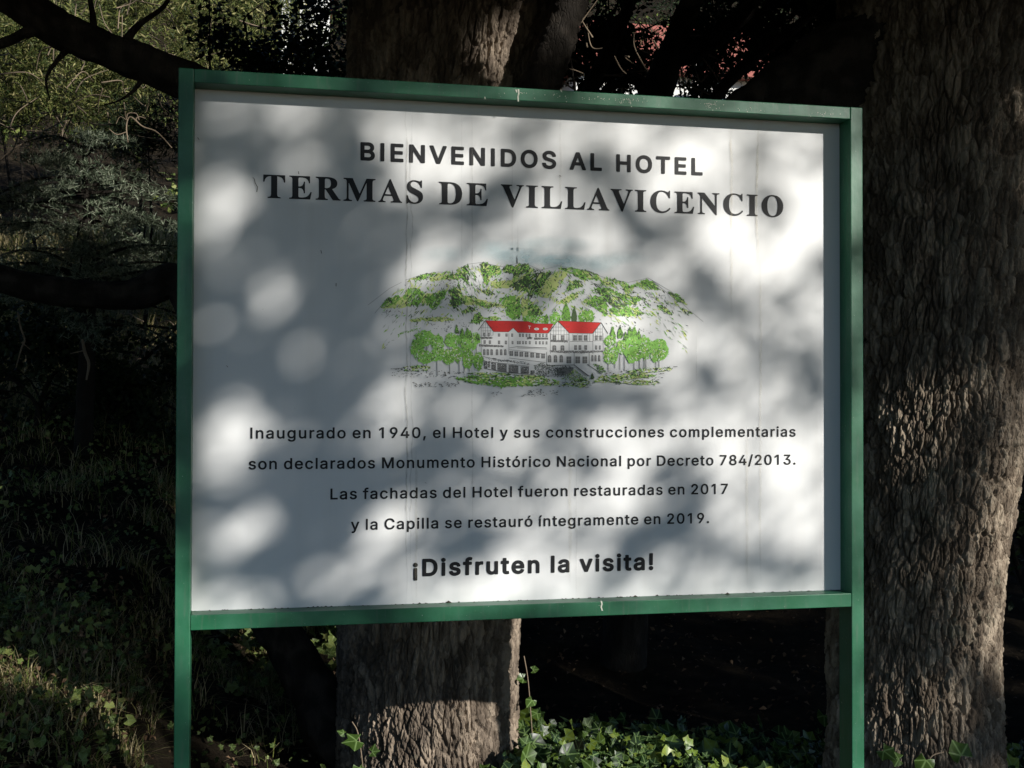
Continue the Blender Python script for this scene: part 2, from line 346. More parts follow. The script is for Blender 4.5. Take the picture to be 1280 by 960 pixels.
# ------------------------------------------------------------------ letter outlines: set -> character -> (advance, contours), thousandths
GLYPHS = {'head': {'A': [480, '25 -25 9 -24 -1 -17 -8 -5 -7 9 176 515 185 527 197 533 273 533 285 531 299 519 308 497 482 23 487 5 485 -9 477 -19 463 -25 393 -25 379 -19 369 -5 332 101 327 113 323 117 157 117 151 113 112 -1 104 -15 97 -21 87 -25;209 223 279 223 286 225 239 361 233 351 192 229 193 224'],
 'B': [456, '69 -25 55 -24 45 -19 38 -11 35 1 35 505 38 519 47 529 61 533 271 533 309 526 345 511 375 490 395 467 411 439 421 407 423 391 423 357 418 329 403 297 378 269 404 245 423 219 435 193 440 173 443 153 443 117 438 91 425 59 406 31 383 11 347 -9 309 -20 271 -25;165 83 265 83 289 88 307 95 322 109 328 125 329 149 323 166 305 188 291 197 273 203 259 205 151 204 149 197 149 87 153 83;165 311 249 311 277 319 291 328 306 349 311 371 306 393 298 407 277 421 247 427 151 426 149 419 149 315 153 311'],
 'D': [502, '69 -25 55 -24 45 -19 38 -11 35 1 35 505 38 519 47 529 59 533 257 533 289 529 317 522 363 502 405 472 437 435 461 393 470 371 480 331 487 275 485 209 474 153 452 99 419 53 392 27 357 5 319 -11 281 -21 243 -25;165 83 237 83 265 88 289 95 319 112 337 130 348 145 360 169 367 193 373 231 373 281 364 329 349 363 337 380 309 405 281 418 229 427 155 427 150 425 149 89 151 84'],
 'E': [419, '69 -25 55 -24 45 -19 38 -11 35 1 35 505 38 519 47 529 61 533 369 533 383 530 391 523 397 511 397 455 393 439 381 429 369 427 157 427 150 425 149 319 151 312 363 310 374 303 380 291 381 233 380 221 375 213 369 207 359 203 151 202 149 195 149 89 150 85 155 83 373 83 385 81 395 73 401 61 401 1 398 -11 389 -21 375 -25'],
 'H': [517, '69 -25 55 -24 45 -19 38 -11 35 1 35 505 36 515 41 523 49 530 59 533 123 533 137 529 146 519 149 507 149 321 151 314 359 313 365 314 367 319 367 505 370 519 379 529 391 533 457 533 471 527 479 517 481 505 481 3 480 -7 475 -15 467 -22 457 -25 393 -25 379 -21 370 -11 367 1 367 199 365 206 155 207 150 205 149 201 149 3 147 -9 140 -19 129 -24'],
 'I': [185, '69 -25 57 -25 47 -21 39 -13 35 -1 35 509 41 523 55 532 125 533 133 531 142 525 147 517 149 507 149 -1 143 -15 131 -24'],
 'L': [393, '69 -25 57 -25 47 -21 39 -13 35 -1 35 509 41 523 55 532 125 533 133 531 142 525 147 517 149 507 150 85 157 83 369 82 380 75 386 63 387 -1 385 -9 379 -18 363 -25'],
 'N': [523, '69 -25 55 -24 45 -19 38 -11 35 1 35 505 36 515 41 523 51 531 63 533 139 533 147 531 156 525 365 196 371 190 373 201 374 515 383 527 397 533 465 533 479 527 487 517 489 505 489 3 488 -7 483 -15 473 -23 461 -25 385 -25 375 -22 367 -16 151 321 149 309 148 -5 142 -17 129 -24'],
 'O': [533, '255 -32 203 -25 165 -12 141 0 113 20 79 54 53 92 39 120 28 152 17 204 15 282 22 332 40 390 54 418 71 444 111 487 143 509 193 531 241 540 293 540 341 531 389 510 425 485 450 460 467 438 495 386 510 336 517 290 517 216 510 172 494 120 467 70 450 48 426 24 383 -5 341 -22 289 -32;265 78 291 80 317 88 341 101 362 120 378 142 390 166 399 196 405 242 403 288 397 319 385 354 373 374 349 401 329 415 303 425 277 430 253 430 217 421 200 412 175 393 156 368 143 342 136 316 129 276 129 230 136 192 145 162 161 134 177 114 207 92 235 82'],
 'S': [447, '207 -34 165 -29 127 -19 94 -2 67 18 39 50 25 80 13 124 14 140 17 150 26 158 37 162 111 161 125 150 136 114 145 101 155 93 183 80 213 74 229 74 249 76 275 83 301 99 313 114 318 126 320 140 317 154 304 170 279 184 142 226 109 241 81 260 53 288 35 320 27 352 27 394 37 432 53 462 79 491 105 510 140 526 171 535 201 540 255 540 283 535 319 524 359 502 389 475 405 452 422 412 425 380 421 364 413 356 401 352 331 354 323 358 315 366 306 396 290 414 275 423 259 429 225 434 187 428 159 413 150 404 143 391 141 376 143 360 152 348 173 334 207 321 309 292 351 273 382 252 408 224 425 192 433 158 433 120 426 86 412 56 400 38 369 8 329 -15 293 -27 249 -34'],
 'T': [449, '201 -25 189 -25 179 -21 171 -13 167 -1 166 425 159 427 33 427 19 431 11 439 7 451 7 507 9 517 19 529 33 533 415 533 427 531 437 523 443 509 442 449 439 439 433 433 417 427 289 427 282 425 280 -3 273 -17 261 -24'],
 'V': [480, '213 -25 201 -25 191 -21 183 -13 177 -3 -5 493 -8 505 -6 517 3 529 19 533 87 533 97 529 107 519 237 153 241 148 371 519 381 529 391 533 459 533 471 531 479 526 485 517 487 507 486 497 302 -7 295 -18 283 -24']}, 'body': {',': [188, '33 -133 24 -124 23 -112 49 54 55 76 61 83 69 85 141 84 149 76 149 60 99 -125 94 -130 87 -134'],
 '.': [188, '81 -18 69 -14 59 -7 41 13 35 31 36 55 49 80 65 94 91 102 113 99 131 90 149 71 156 47 153 23 145 5 129 -10 107 -19'],
 '/': [249, '9 -90 1 -81 1 -69 163 535 169 544 177 548 239 547 247 539 248 525 86 -77 79 -87 71 -91'],
 '0': [453, '203 -20 165 -12 139 0 125 9 95 36 70 74 51 120 38 178 33 224 33 284 35 312 42 354 57 404 76 444 101 478 131 503 161 519 205 529 247 530 287 521 323 503 352 478 370 456 381 438 393 414 403 386 414 338 420 274 418 202 412 156 397 104 378 64 353 30 323 5 293 -10 273 -17 247 -21;222 64 243 66 263 73 279 84 296 104 304 118 317 152 325 190 329 232 329 278 325 318 317 357 306 386 292 410 281 424 257 439 233 445 217 444 193 437 173 424 161 409 150 392 139 366 129 322 124 284 124 224 127 200 135 158 145 126 161 98 179 80 197 70'],
 '1': [453, '207 -13 200 -7 198 3 197 416 195 418 191 416 101 350 93 345 85 344 77 347 72 357 72 429 78 439 191 521 277 522 287 516 291 505 290 -1 287 -9 277 -14'],
 '2': [453, '59 -13 53 -8 50 -1 49 47 52 55 267 287 296 329 303 349 305 365 305 381 301 397 294 411 285 423 269 434 257 439 221 445 189 439 171 429 159 417 146 393 143 377 142 359 135 350 125 348 63 348 57 351 53 357 51 381 56 409 64 431 82 463 99 483 127 504 159 520 193 528 239 530 271 526 305 514 338 493 361 471 374 453 384 433 392 411 396 377 392 333 383 307 373 287 344 245 297 189 186 73 195 71 395 69 401 64 404 57 403 -5 397 -12 387 -14'],
 '3': [453, '191 -20 167 -17 131 -6 105 7 81 24 63 43 41 76 32 106 30 132 35 142 43 145 115 144 123 136 128 116 133 105 149 86 165 76 197 66 219 64 251 68 280 80 298 96 310 118 315 146 306 182 298 196 289 206 271 219 253 226 219 233 157 233 147 238 144 246 143 298 146 308 251 428 254 434 247 437 65 438 59 443 56 450 56 512 63 521 73 524 375 523 382 518 386 510 386 462 384 452 261 312 258 306 307 293 331 281 355 264 372 246 384 230 399 198 406 172 408 152 406 118 398 86 386 62 363 32 338 12 323 3 303 -7 269 -17 239 -21'],
 '4': [453, '277 -13 271 -8 267 -1 267 85 265 91 37 92 29 97 25 105 25 159 27 167 38 185 235 517 240 521 247 522 309 522 318 519 323 511 323 503 318 491 135 179 143 177 265 177 267 183 267 315 270 325 276 331 285 332 343 332 349 331 355 326 358 315 359 179 365 177 415 176 424 171 428 161 427 103 423 95 415 92 365 91 359 89 358 1 357 -5 352 -11 341 -14'],
 '7': [453, '93 -13 88 -9 84 -3 86 11 299 435 291 437 59 438 52 443 48 451 48 505 50 515 57 521 65 522 385 522 397 520 402 515 405 507 403 441 179 -5 173 -12 165 -14'],
 '8': [453, '199 -20 175 -17 151 -11 131 -3 105 11 83 28 65 48 55 64 45 86 38 118 37 150 40 168 48 194 56 210 69 230 110 268 87 291 76 306 65 328 58 352 55 392 60 418 72 448 87 470 119 500 145 514 177 525 203 530 249 530 267 527 301 517 332 500 367 468 381 447 389 428 396 392 396 366 392 342 383 318 368 294 342 268 344 264 375 240 394 214 404 194 414 160 414 114 407 84 390 52 365 24 341 7 313 -7 289 -15 267 -19 247 -21;214 64 239 64 275 73 301 88 315 108 321 128 321 146 315 172 299 194 283 206 269 213 249 218 227 221 203 218 183 213 169 206 152 192 143 181 134 164 130 146 131 128 135 112 147 92 161 81 177 73;220 304 231 304 254 308 267 314 283 324 299 346 305 374 301 399 291 418 271 435 241 444 213 444 193 440 177 432 165 422 157 412 149 388 148 364 151 354 155 342 163 330 187 313 205 306'],
 '9': [453, '127 -13 121 -9 118 -3 119 11 218 153 234 179 187 182 147 193 111 213 85 239 73 255 63 275 52 313 49 333 49 369 54 399 63 427 83 461 107 487 134 507 173 523 211 530 239 530 279 524 311 511 339 493 364 467 385 435 397 401 404 359 402 317 395 289 384 257 356 203 212 -9 201 -14;214 259 237 259 251 261 267 268 279 275 292 289 300 301 308 319 313 343 313 359 307 387 290 417 282 425 265 437 235 445 219 445 203 442 187 436 171 425 161 415 150 397 140 361 140 343 144 321 159 291 175 275 187 267'],
 'C': [510, '241 -20 227 -19 189 -10 147 9 105 41 86 62 67 88 46 130 36 160 30 190 26 230 28 302 36 348 55 398 85 446 103 466 119 480 145 498 173 512 197 521 243 530 293 530 321 525 357 514 391 497 417 478 449 444 468 414 482 376 486 358 485 344 479 337 471 335 403 336 395 344 383 376 363 404 332 426 311 434 281 441 253 441 225 435 196 422 171 404 148 374 133 344 121 298 119 272 119 230 121 210 130 172 144 142 152 128 169 106 201 83 219 76 241 70 277 68 321 78 353 96 369 112 379 126 387 142 395 166 403 174 475 175 481 172 485 166 487 152 475 112 458 78 439 52 405 21 386 8 363 -3 327 -15 289 -21'],
 'D': [502, '55 -13 48 -7 46 3 46 503 48 515 55 521 63 522 257 522 287 518 313 512 359 492 399 463 428 429 451 389 460 367 470 327 477 273 476 235 472 195 464 157 456 133 436 93 409 57 383 34 343 10 299 -6 241 -14;141 73 239 73 265 77 292 85 313 95 336 113 353 133 369 163 377 191 384 229 383 283 375 329 367 351 347 385 327 405 297 423 263 433 231 437 145 437 139 435 139 81 139 75'],
 'H': [517, '55 -13 48 -7 46 3 46 503 49 516 55 521 61 522 123 522 131 520 137 513 139 309 141 303 369 303 375 303 378 309 379 513 385 520 393 522 455 522 465 519 469 513 471 503 471 5 467 -8 461 -13 455 -14 393 -14 385 -12 379 -5 378 211 375 217 147 217 141 217 139 211 137 -5 131 -12 123 -14'],
 'I': [185, '55 -13 48 -7 46 3 46 509 49 517 59 522 125 522 135 516 138 505 138 -1 135 -9 125 -14'],
 'L': [393, '55 -13 48 -7 46 3 46 509 50 517 59 522 125 522 135 516 139 505 139 75 147 73 365 72 373 67 376 59 376 -1 371 -11 361 -14'],
 'M': [628, '55 -13 48 -7 46 3 46 503 46 511 50 517 61 522 149 522 157 521 164 515 315 129 462 513 469 520 477 522 567 522 577 519 581 513 583 503 583 5 582 -3 579 -9 567 -14 505 -14 496 -11 490 -3 490 309 489 324 487 328 358 1 349 -12 333 -14 285 -14 278 -11 272 -5 139 328 137 324 137 309 136 -3 131 -11 123 -14'],
 'N': [523, '55 -13 48 -7 46 3 46 503 49 516 55 521 65 522 137 522 149 517 383 149 384 511 390 519 399 522 463 522 473 519 477 513 479 503 479 5 475 -8 469 -13 459 -14 387 -14 375 -9 141 360 139 357 139 347 138 -3 133 -11 125 -14'],
 'a': [389, '135 -22 113 -18 79 -5 57 11 44 24 32 40 21 66 16 92 16 126 23 154 35 176 56 196 87 215 113 223 153 232 239 242 255 247 259 250 261 256 256 282 247 298 229 310 197 317 177 315 161 311 139 300 123 284 109 263 97 259 37 277 29 286 29 300 44 330 66 354 91 374 113 385 141 393 167 398 219 398 253 391 273 384 303 366 323 346 332 332 346 300 351 272 350 -4 345 -11 337 -15 275 -15 269 -13 264 -8 259 9 237 -5 205 -18 179 -23;159 60 179 60 207 66 221 72 241 88 250 100 258 118 262 142 261 164 253 165 161 151 133 142 115 130 110 122 107 110 107 98 112 84 117 77 129 69'],
 'c': [396, '183 -21 151 -15 115 0 81 25 52 61 34 97 22 145 20 173 20 211 22 231 29 263 45 303 62 329 89 358 113 375 137 387 157 394 183 398 233 398 257 394 283 385 305 374 331 355 351 332 363 313 376 281 375 271 371 265 365 262 301 248 291 253 283 273 273 287 261 298 243 308 217 315 201 315 179 311 163 304 146 291 130 269 115 227 111 199 111 177 115 148 126 115 139 93 159 75 179 65 207 60 239 66 249 70 263 79 273 89 283 103 293 126 301 132 309 132 367 117 375 109 376 95 364 65 349 41 325 17 307 4 281 -9 253 -18 227 -23'],
 'd': [424, '173 -21 151 -18 131 -11 96 9 79 23 63 41 50 61 38 85 26 121 20 167 20 211 22 233 35 285 54 323 68 341 87 361 113 379 149 394 175 398 219 398 233 396 249 391 265 383 294 363 296 373 296 505 298 515 303 520 311 522 377 521 384 515 387 505 385 -5 381 -11 373 -14 309 -14 303 -11 299 -5 297 15 295 17 271 -2 245 -16 213 -23;188 63 217 62 233 66 247 73 267 89 278 105 288 127 293 149 298 181 298 197 293 233 285 258 275 279 263 293 249 303 233 311 211 315 195 315 171 309 145 293 132 275 123 257 117 239 111 201 113 159 119 131 128 109 145 85 155 77 173 67'],
 'e': [404, '187 -21 147 -14 119 -2 83 23 55 55 39 85 24 131 20 165 20 211 26 253 42 297 54 319 67 336 91 360 115 377 149 392 181 398 231 398 267 390 301 374 331 351 352 325 371 287 382 245 385 227 383 165 377 158 367 155 117 155 113 153 113 149 122 117 135 95 152 79 171 68 205 61 235 63 249 67 264 75 277 85 294 113 305 120 369 105 377 97 378 85 369 61 355 39 331 15 310 1 287 -10 249 -20 229 -23;117 237 283 236 289 237 291 241 278 275 262 295 247 305 231 312 215 315 197 315 169 308 157 302 142 291 132 279 122 263 115 243'],
 'f': [254, '75 -13 68 -7 66 3 65 311 59 313 7 314 -3 317 -8 329 -7 383 -3 391 5 394 59 395 65 397 66 447 75 481 88 501 113 524 137 536 171 544 207 544 233 540 251 533 255 527 257 521 256 513 241 461 235 456 229 454 197 459 173 455 162 445 157 431 157 399 159 395 227 394 239 389 243 379 243 333 241 321 231 314 163 313 157 311 156 -3 151 -11 143 -14'],
 'g': [425, '177 -164 143 -158 125 -152 88 -134 57 -105 46 -92 36 -74 38 -62 43 -56 83 -33 95 -27 103 -26 113 -32 125 -48 141 -64 159 -74 176 -80 193 -82 221 -82 247 -77 275 -62 290 -42 295 -22 298 -2 297 25 295 27 293 26 275 11 259 2 235 -6 219 -9 171 -9 147 -4 121 5 93 21 73 39 58 56 41 84 28 118 22 148 20 170 20 216 24 248 36 288 58 328 87 360 113 379 147 393 173 398 221 398 235 395 251 391 268 382 295 362 297 364 299 384 307 393 321 394 377 393 384 386 387 376 387 -28 384 -48 376 -74 359 -103 335 -127 319 -139 299 -149 261 -160 231 -165;192 74 215 74 235 78 251 85 266 96 279 112 287 129 293 150 298 176 298 208 295 224 290 246 281 270 271 284 254 300 239 309 215 315 193 315 171 309 161 304 143 290 131 274 121 252 111 202 111 180 115 154 120 136 130 114 143 96 159 85 175 78'],
 'h': [410, '48 -13 41 -7 38 3 38 509 42 517 52 522 116 522 125 517 129 507 129 375 131 367 164 386 192 396 214 398 248 398 264 396 294 386 320 371 340 351 358 319 364 301 371 267 371 -1 366 -11 356 -14 296 -14 288 -11 284 -5 282 5 282 235 279 257 272 279 260 297 238 309 224 313 208 314 196 313 178 309 158 297 144 282 137 271 132 255 129 239 129 5 128 -5 122 -12 114 -14'],
 'i': [167, '48 -13 41 -7 39 3 39 381 44 391 52 394 114 394 124 388 128 377 128 -1 124 -9 114 -14;74 429 64 431 50 438 36 451 28 471 27 493 35 513 52 530 72 538 92 538 112 531 128 519 138 501 141 481 139 467 134 457 116 437 98 430 86 428'],
 'l': [167, '48 -13 41 -7 38 3 38 509 42 517 52 522 116 522 126 516 129 505 129 -1 125 -9 116 -14'],
 'm': [610, '48 -13 41 -7 38 5 38 377 39 385 44 391 54 394 116 394 122 391 126 385 128 369 130 367 153 383 180 395 204 400 236 400 252 397 276 388 291 377 320 347 352 376 386 393 418 400 454 400 480 395 508 383 527 369 546 349 562 317 571 277 571 3 570 -5 565 -11 556 -14 498 -14 490 -12 483 -5 482 247 480 269 475 285 466 299 444 311 422 315 398 313 376 303 362 288 351 263 349 245 348 -5 342 -12 334 -14 276 -14 266 -11 261 -5 260 3 260 259 258 273 253 287 240 303 220 313 196 315 176 311 156 301 140 283 131 263 129 249 128 -5 122 -12 114 -14'],
 'n': [410, '48 -13 41 -7 38 3 38 375 41 387 46 392 54 394 116 394 122 391 126 385 128 367 130 365 160 384 192 396 208 398 248 398 290 388 312 376 335 355 349 337 360 315 369 283 371 263 371 7 369 -7 364 -12 358 -14 300 -14 290 -12 284 -5 282 5 282 235 279 257 272 279 260 297 238 309 224 313 208 314 196 313 178 309 158 297 144 282 137 271 132 255 129 239 129 5 128 -5 122 -12 114 -14'],
 'o': [415, '183 -21 151 -15 115 0 81 25 52 61 34 97 22 145 20 173 20 211 22 231 29 263 45 303 62 329 89 358 113 375 137 387 157 394 183 398 233 398 271 390 301 376 337 349 361 318 375 293 390 249 395 219 394 155 388 119 373 79 349 41 325 17 303 2 281 -9 255 -18 225 -23;204 61 225 63 247 69 263 79 273 89 285 105 292 119 299 145 304 169 304 209 301 223 292 257 285 271 273 287 255 302 237 311 213 315 199 315 177 310 163 304 146 291 130 269 125 259 115 227 111 197 111 177 117 141 126 115 138 95 153 79 165 71 181 65'],
 'p': [424, '48 -156 41 -150 38 -140 39 384 44 390 52 393 116 393 122 390 126 384 128 364 130 362 164 386 180 392 200 397 228 400 258 397 294 388 331 366 359 338 378 310 394 270 403 230 405 170 398 122 383 76 360 39 332 11 300 -9 272 -19 240 -23 198 -21 168 -11 131 14 129 6 128 -148 122 -155 114 -157;207 62 230 62 254 68 270 77 284 90 292 102 304 128 310 150 314 182 310 228 304 250 293 274 282 290 268 302 254 309 230 315 208 314 186 309 170 300 156 286 138 256 131 232 127 202 127 176 133 138 140 118 148 103 160 86 174 75 190 67'],
 'r': [259, '48 -13 41 -7 38 3 38 375 40 385 44 391 52 394 114 394 120 392 125 387 130 370 152 384 180 396 196 398 248 397 255 391 257 383 257 323 253 313 244 308 204 311 174 305 156 295 144 283 137 273 132 259 129 245 129 5 128 -5 122 -12 114 -14'],
 's': [365, '155 -21 123 -16 98 -7 73 8 57 21 39 43 28 65 21 89 22 97 25 102 35 110 85 120 97 120 108 111 115 93 123 81 139 69 169 61 193 60 217 65 230 71 241 79 248 87 252 97 251 115 243 125 233 132 215 139 117 164 93 175 71 189 55 205 40 231 33 255 33 295 41 319 55 342 79 366 94 377 123 390 147 396 165 398 215 398 239 394 259 387 277 378 293 367 312 347 324 329 337 297 336 283 323 274 277 264 265 264 257 269 246 289 229 308 203 317 175 317 151 310 133 299 124 283 126 265 137 253 151 245 267 214 295 200 313 186 332 163 341 141 346 117 344 81 336 57 322 35 301 13 279 -1 243 -15 221 -20 201 -23'],
 't': [227, '145 -17 117 -11 89 4 71 21 57 47 53 63 50 83 49 311 45 313 3 314 -4 319 -8 327 -8 379 -4 389 5 394 45 395 49 397 50 473 54 481 63 486 123 486 133 484 139 479 141 471 142 397 147 394 205 394 215 389 219 381 219 329 213 317 203 313 147 313 141 311 141 91 146 73 153 67 173 64 201 68 213 63 216 57 222 31 227 1 219 -11 205 -16 185 -19'],
 'u': [410, '160 -18 140 -15 120 -8 92 8 63 40 45 80 38 120 38 374 40 384 46 391 56 393 116 393 122 391 127 386 129 376 129 132 132 116 137 102 144 90 162 74 188 66 210 65 236 72 256 85 270 103 278 124 282 152 283 384 290 391 298 393 362 392 369 386 371 376 371 6 370 -4 365 -10 358 -13 296 -13 290 -10 285 -4 284 14 282 16 258 0 224 -15 198 -20'],
 'y': [389, '66 -158 44 -153 37 -148 34 -142 34 -132 47 -82 52 -75 58 -71 98 -75 114 -68 124 -58 132 -42 146 0 6 368 3 378 5 386 12 392 20 393 84 393 91 392 96 387 194 121 198 127 291 384 298 391 306 393 368 393 378 391 385 382 383 368 221 -58 202 -97 190 -114 170 -134 150 -147 130 -155 108 -159'],
 'í': [167, '48 -13 41 -7 38 3 38 381 44 391 52 394 116 394 126 388 129 377 129 -1 125 -9 116 -14;52 415 43 423 43 435 88 531 94 539 102 544 114 544 172 544 183 539 187 529 184 519 117 419 106 414'],
 'ó': [415, '183 -21 151 -15 115 0 81 25 52 61 34 97 22 145 20 173 20 211 22 231 29 263 45 303 62 329 89 358 113 375 137 387 157 394 183 398 233 398 271 390 301 376 337 349 361 318 375 293 390 249 395 219 394 155 388 119 373 79 349 41 325 17 303 2 281 -9 255 -18 225 -23;204 61 225 63 247 69 263 79 273 89 285 105 292 119 299 145 304 169 304 209 301 223 292 257 285 271 273 287 255 302 237 311 213 315 199 315 177 310 163 304 146 291 130 269 125 259 115 227 111 197 111 177 117 141 126 115 138 95 153 79 165 71 181 65;177 417 169 425 169 439 199 503 219 540 229 544 293 544 301 543 307 539 310 529 305 515 243 421 231 415']}, 'bold': {'!': [196, '97 -31 83 -31 65 -25 53 -17 40 -3 32 9 26 27 26 55 36 81 59 103 81 112 115 112 139 101 158 83 168 63 171 35 162 7 145 -15 121 -28;77 133 63 133 53 138 43 149 39 161 36 513 43 528 57 536 135 536 145 533 153 527 157 519 159 509 155 157 149 143 135 134'],
 'D': [502, '69 -27 55 -26 45 -22 37 -13 33 -1 33 505 37 521 47 531 59 535 257 535 291 530 317 524 365 503 407 473 439 435 463 393 472 371 482 331 489 275 487 209 476 153 467 127 453 97 420 51 393 26 359 4 319 -13 283 -22 243 -27;167 85 237 85 265 90 289 97 317 113 335 131 347 147 358 171 365 193 371 231 371 281 362 329 348 361 335 379 308 403 281 415 229 425 157 425 152 423 151 91 153 86'],
 'a': [389, '149 -36 113 -31 79 -19 52 -2 33 17 15 46 6 74 4 90 3 122 7 144 13 162 25 184 48 206 59 215 83 227 119 238 243 256 247 262 244 280 235 292 219 300 195 304 169 300 143 287 115 252 107 248 97 247 49 260 29 268 17 282 16 302 29 330 45 352 71 375 107 396 131 404 165 410 219 410 247 406 273 398 311 376 333 354 342 340 358 304 363 272 363 -6 355 -20 339 -27 273 -27 263 -24 249 -13 207 -31 181 -35;153 74 175 72 193 75 213 82 225 90 235 100 244 116 249 148 243 150 163 138 139 131 127 124 120 110 122 92 133 81'],
 'e': [404, '201 -35 161 -30 117 -15 77 11 51 40 29 77 16 113 7 163 7 211 14 255 30 301 43 325 57 344 82 369 109 388 145 404 179 411 231 411 271 402 307 385 339 360 362 333 378 303 390 269 397 231 397 169 394 159 389 151 381 146 371 143 129 141 133 123 147 101 165 85 193 75 215 73 238 77 251 82 267 93 287 124 303 132 313 132 373 117 383 110 389 101 390 81 379 53 363 29 329 -2 295 -20 271 -28 233 -35;151 249 267 249 273 250 273 253 263 275 245 292 225 300 199 303 183 300 166 293 143 273 134 259 133 251'],
 'f': [254, '89 -27 75 -26 65 -22 57 -13 54 -1 53 297 49 301 1 302 -14 311 -20 327 -20 385 -13 398 -1 406 47 407 53 409 54 449 64 487 78 509 105 534 133 548 169 557 209 557 235 552 259 542 266 535 269 525 269 511 253 457 245 447 233 442 223 441 195 447 178 443 170 431 170 413 173 407 233 406 247 398 253 391 255 381 255 323 247 310 235 302 175 301 170 299 169 -5 161 -18 149 -26'],
 'i': [167, '62 -27 48 -26 38 -22 30 -13 26 -1 27 383 33 397 46 406 116 407 132 398 137 391 140 381 140 -3 134 -17 120 -26;80 415 62 418 46 426 27 443 15 469 14 493 24 519 44 540 70 550 92 551 116 543 136 528 150 505 154 481 151 463 146 451 126 429 104 418'],
 'l': [167, '62 -27 48 -26 38 -22 29 -13 26 -1 26 509 32 524 46 534 116 535 126 532 134 526 140 517 142 507 141 -1 136 -16 122 -26'],
 'n': [410, '62 -27 48 -26 38 -22 29 -13 26 -1 26 377 29 393 38 402 50 407 112 407 126 403 138 390 142 389 162 399 190 408 208 411 246 411 276 406 312 391 333 375 358 345 372 319 381 285 384 265 384 3 380 -13 368 -24 348 -27 292 -26 282 -22 273 -13 270 1 270 231 267 255 261 273 249 289 230 299 202 301 182 297 165 287 154 275 144 251 142 237 142 3 140 -9 132 -20 120 -26'],
 'r': [259, '62 -27 48 -26 38 -22 29 -13 26 -1 26 377 28 391 38 402 52 407 116 407 128 402 138 392 164 404 190 411 242 411 254 408 264 399 269 385 269 321 264 307 256 299 246 295 208 299 178 293 164 285 154 275 144 255 142 241 142 3 139 -11 131 -21 120 -26'],
 's': [365, '169 -35 139 -32 105 -23 78 -11 49 12 30 35 16 61 9 87 11 105 21 116 31 122 83 132 97 132 107 129 115 122 129 94 141 83 161 75 189 73 213 77 231 87 240 99 238 111 229 120 215 126 111 153 85 165 63 179 45 198 28 225 21 253 21 295 29 325 44 349 69 375 87 387 117 401 143 408 163 411 215 411 243 406 279 391 299 378 319 358 333 339 345 313 350 293 347 277 339 268 327 262 279 251 265 251 249 259 235 283 223 296 201 304 179 305 157 299 143 291 137 281 138 269 147 261 169 252 245 234 273 225 310 205 331 186 350 155 358 121 358 95 355 75 343 43 330 25 299 -4 275 -17 235 -30 205 -35'],
 't': [227, '159 -31 123 -26 99 -17 77 -3 62 13 53 27 43 51 38 79 37 297 33 301 5 301 -5 304 -15 312 -20 323 -20 379 -18 391 -11 400 -1 406 37 409 38 477 45 490 59 498 125 499 141 494 149 485 153 475 154 409 159 407 211 406 223 398 231 385 231 327 225 311 209 302 159 301 154 297 154 93 156 83 161 78 173 77 203 81 213 78 221 72 227 63 231 51 239 11 239 -1 233 -15 219 -25 189 -31'],
 'u': [410, '174 -32 134 -26 112 -18 86 -3 53 32 37 64 30 86 26 118 26 376 28 390 40 402 56 406 118 405 130 401 138 392 142 378 142 136 144 120 152 100 167 86 190 78 208 78 230 83 246 93 259 110 265 126 270 154 270 376 272 390 282 401 294 405 356 406 368 403 380 392 384 378 384 4 381 -10 373 -20 362 -25 300 -26 284 -21 272 -8 242 -22 220 -29 200 -32'],
 'v': [389, '170 -27 150 -24 142 -18 136 -9 -8 367 -10 379 -7 391 4 403 18 407 88 407 98 403 106 397 110 389 188 173 194 160 205 183 282 394 292 403 304 407 370 407 382 404 390 398 396 389 397 369 252 -11 244 -21 232 -26'],
 '¡': [196, '73 -152 59 -152 49 -147 41 -138 37 -126 37 8 39 24 39 164 42 226 48 240 61 248 131 249 147 241 152 234 155 224 157 178 157 38 159 22 159 -128 153 -142 139 -151;95 270 79 271 61 278 38 300 30 314 26 328 26 354 35 380 57 403 79 413 115 413 139 403 160 382 170 356 171 330 162 306 140 282 117 271']}, 'serif': {'A': [437, '4 -3 -6 -3 -10 -1 -11 17 -8 21 6 24 16 29 29 41 38 58 201 463 206 469 224 469 228 465 239 439 394 71 407 47 418 31 428 24 445 19 446 1 442 -3 438 -3 230 -3 226 3 226 15 228 19 264 26 275 33 280 43 280 51 272 75 251 127 244 129 112 129 106 128 104 125 82 69 78 57 78 43 82 35 90 28 102 24 128 19 130 13 129 -1 122 -3;138 163 228 163 235 165 235 169 183 295 178 305 176 306 173 301 120 167 122 164'],
 'C': [468, '247 -14 217 -11 189 -5 163 3 137 16 111 33 90 52 68 78 54 100 44 120 34 150 28 174 23 208 23 248 26 268 32 298 42 330 53 352 68 376 78 388 105 416 123 429 145 442 177 456 207 464 237 468 275 468 319 460 381 439 389 438 395 439 405 445 411 452 417 467 435 468 439 464 439 452 439 314 439 310 435 307 421 306 417 308 395 354 376 382 362 398 347 411 327 424 305 434 289 438 271 440 245 438 233 435 213 426 195 412 189 404 176 386 164 358 153 316 147 260 147 200 149 174 156 136 166 102 181 74 197 56 221 39 239 33 255 28 287 26 327 35 365 53 398 76 427 108 433 106 445 96 449 90 448 84 433 65 409 40 395 29 367 11 347 2 315 -7 273 -14'],
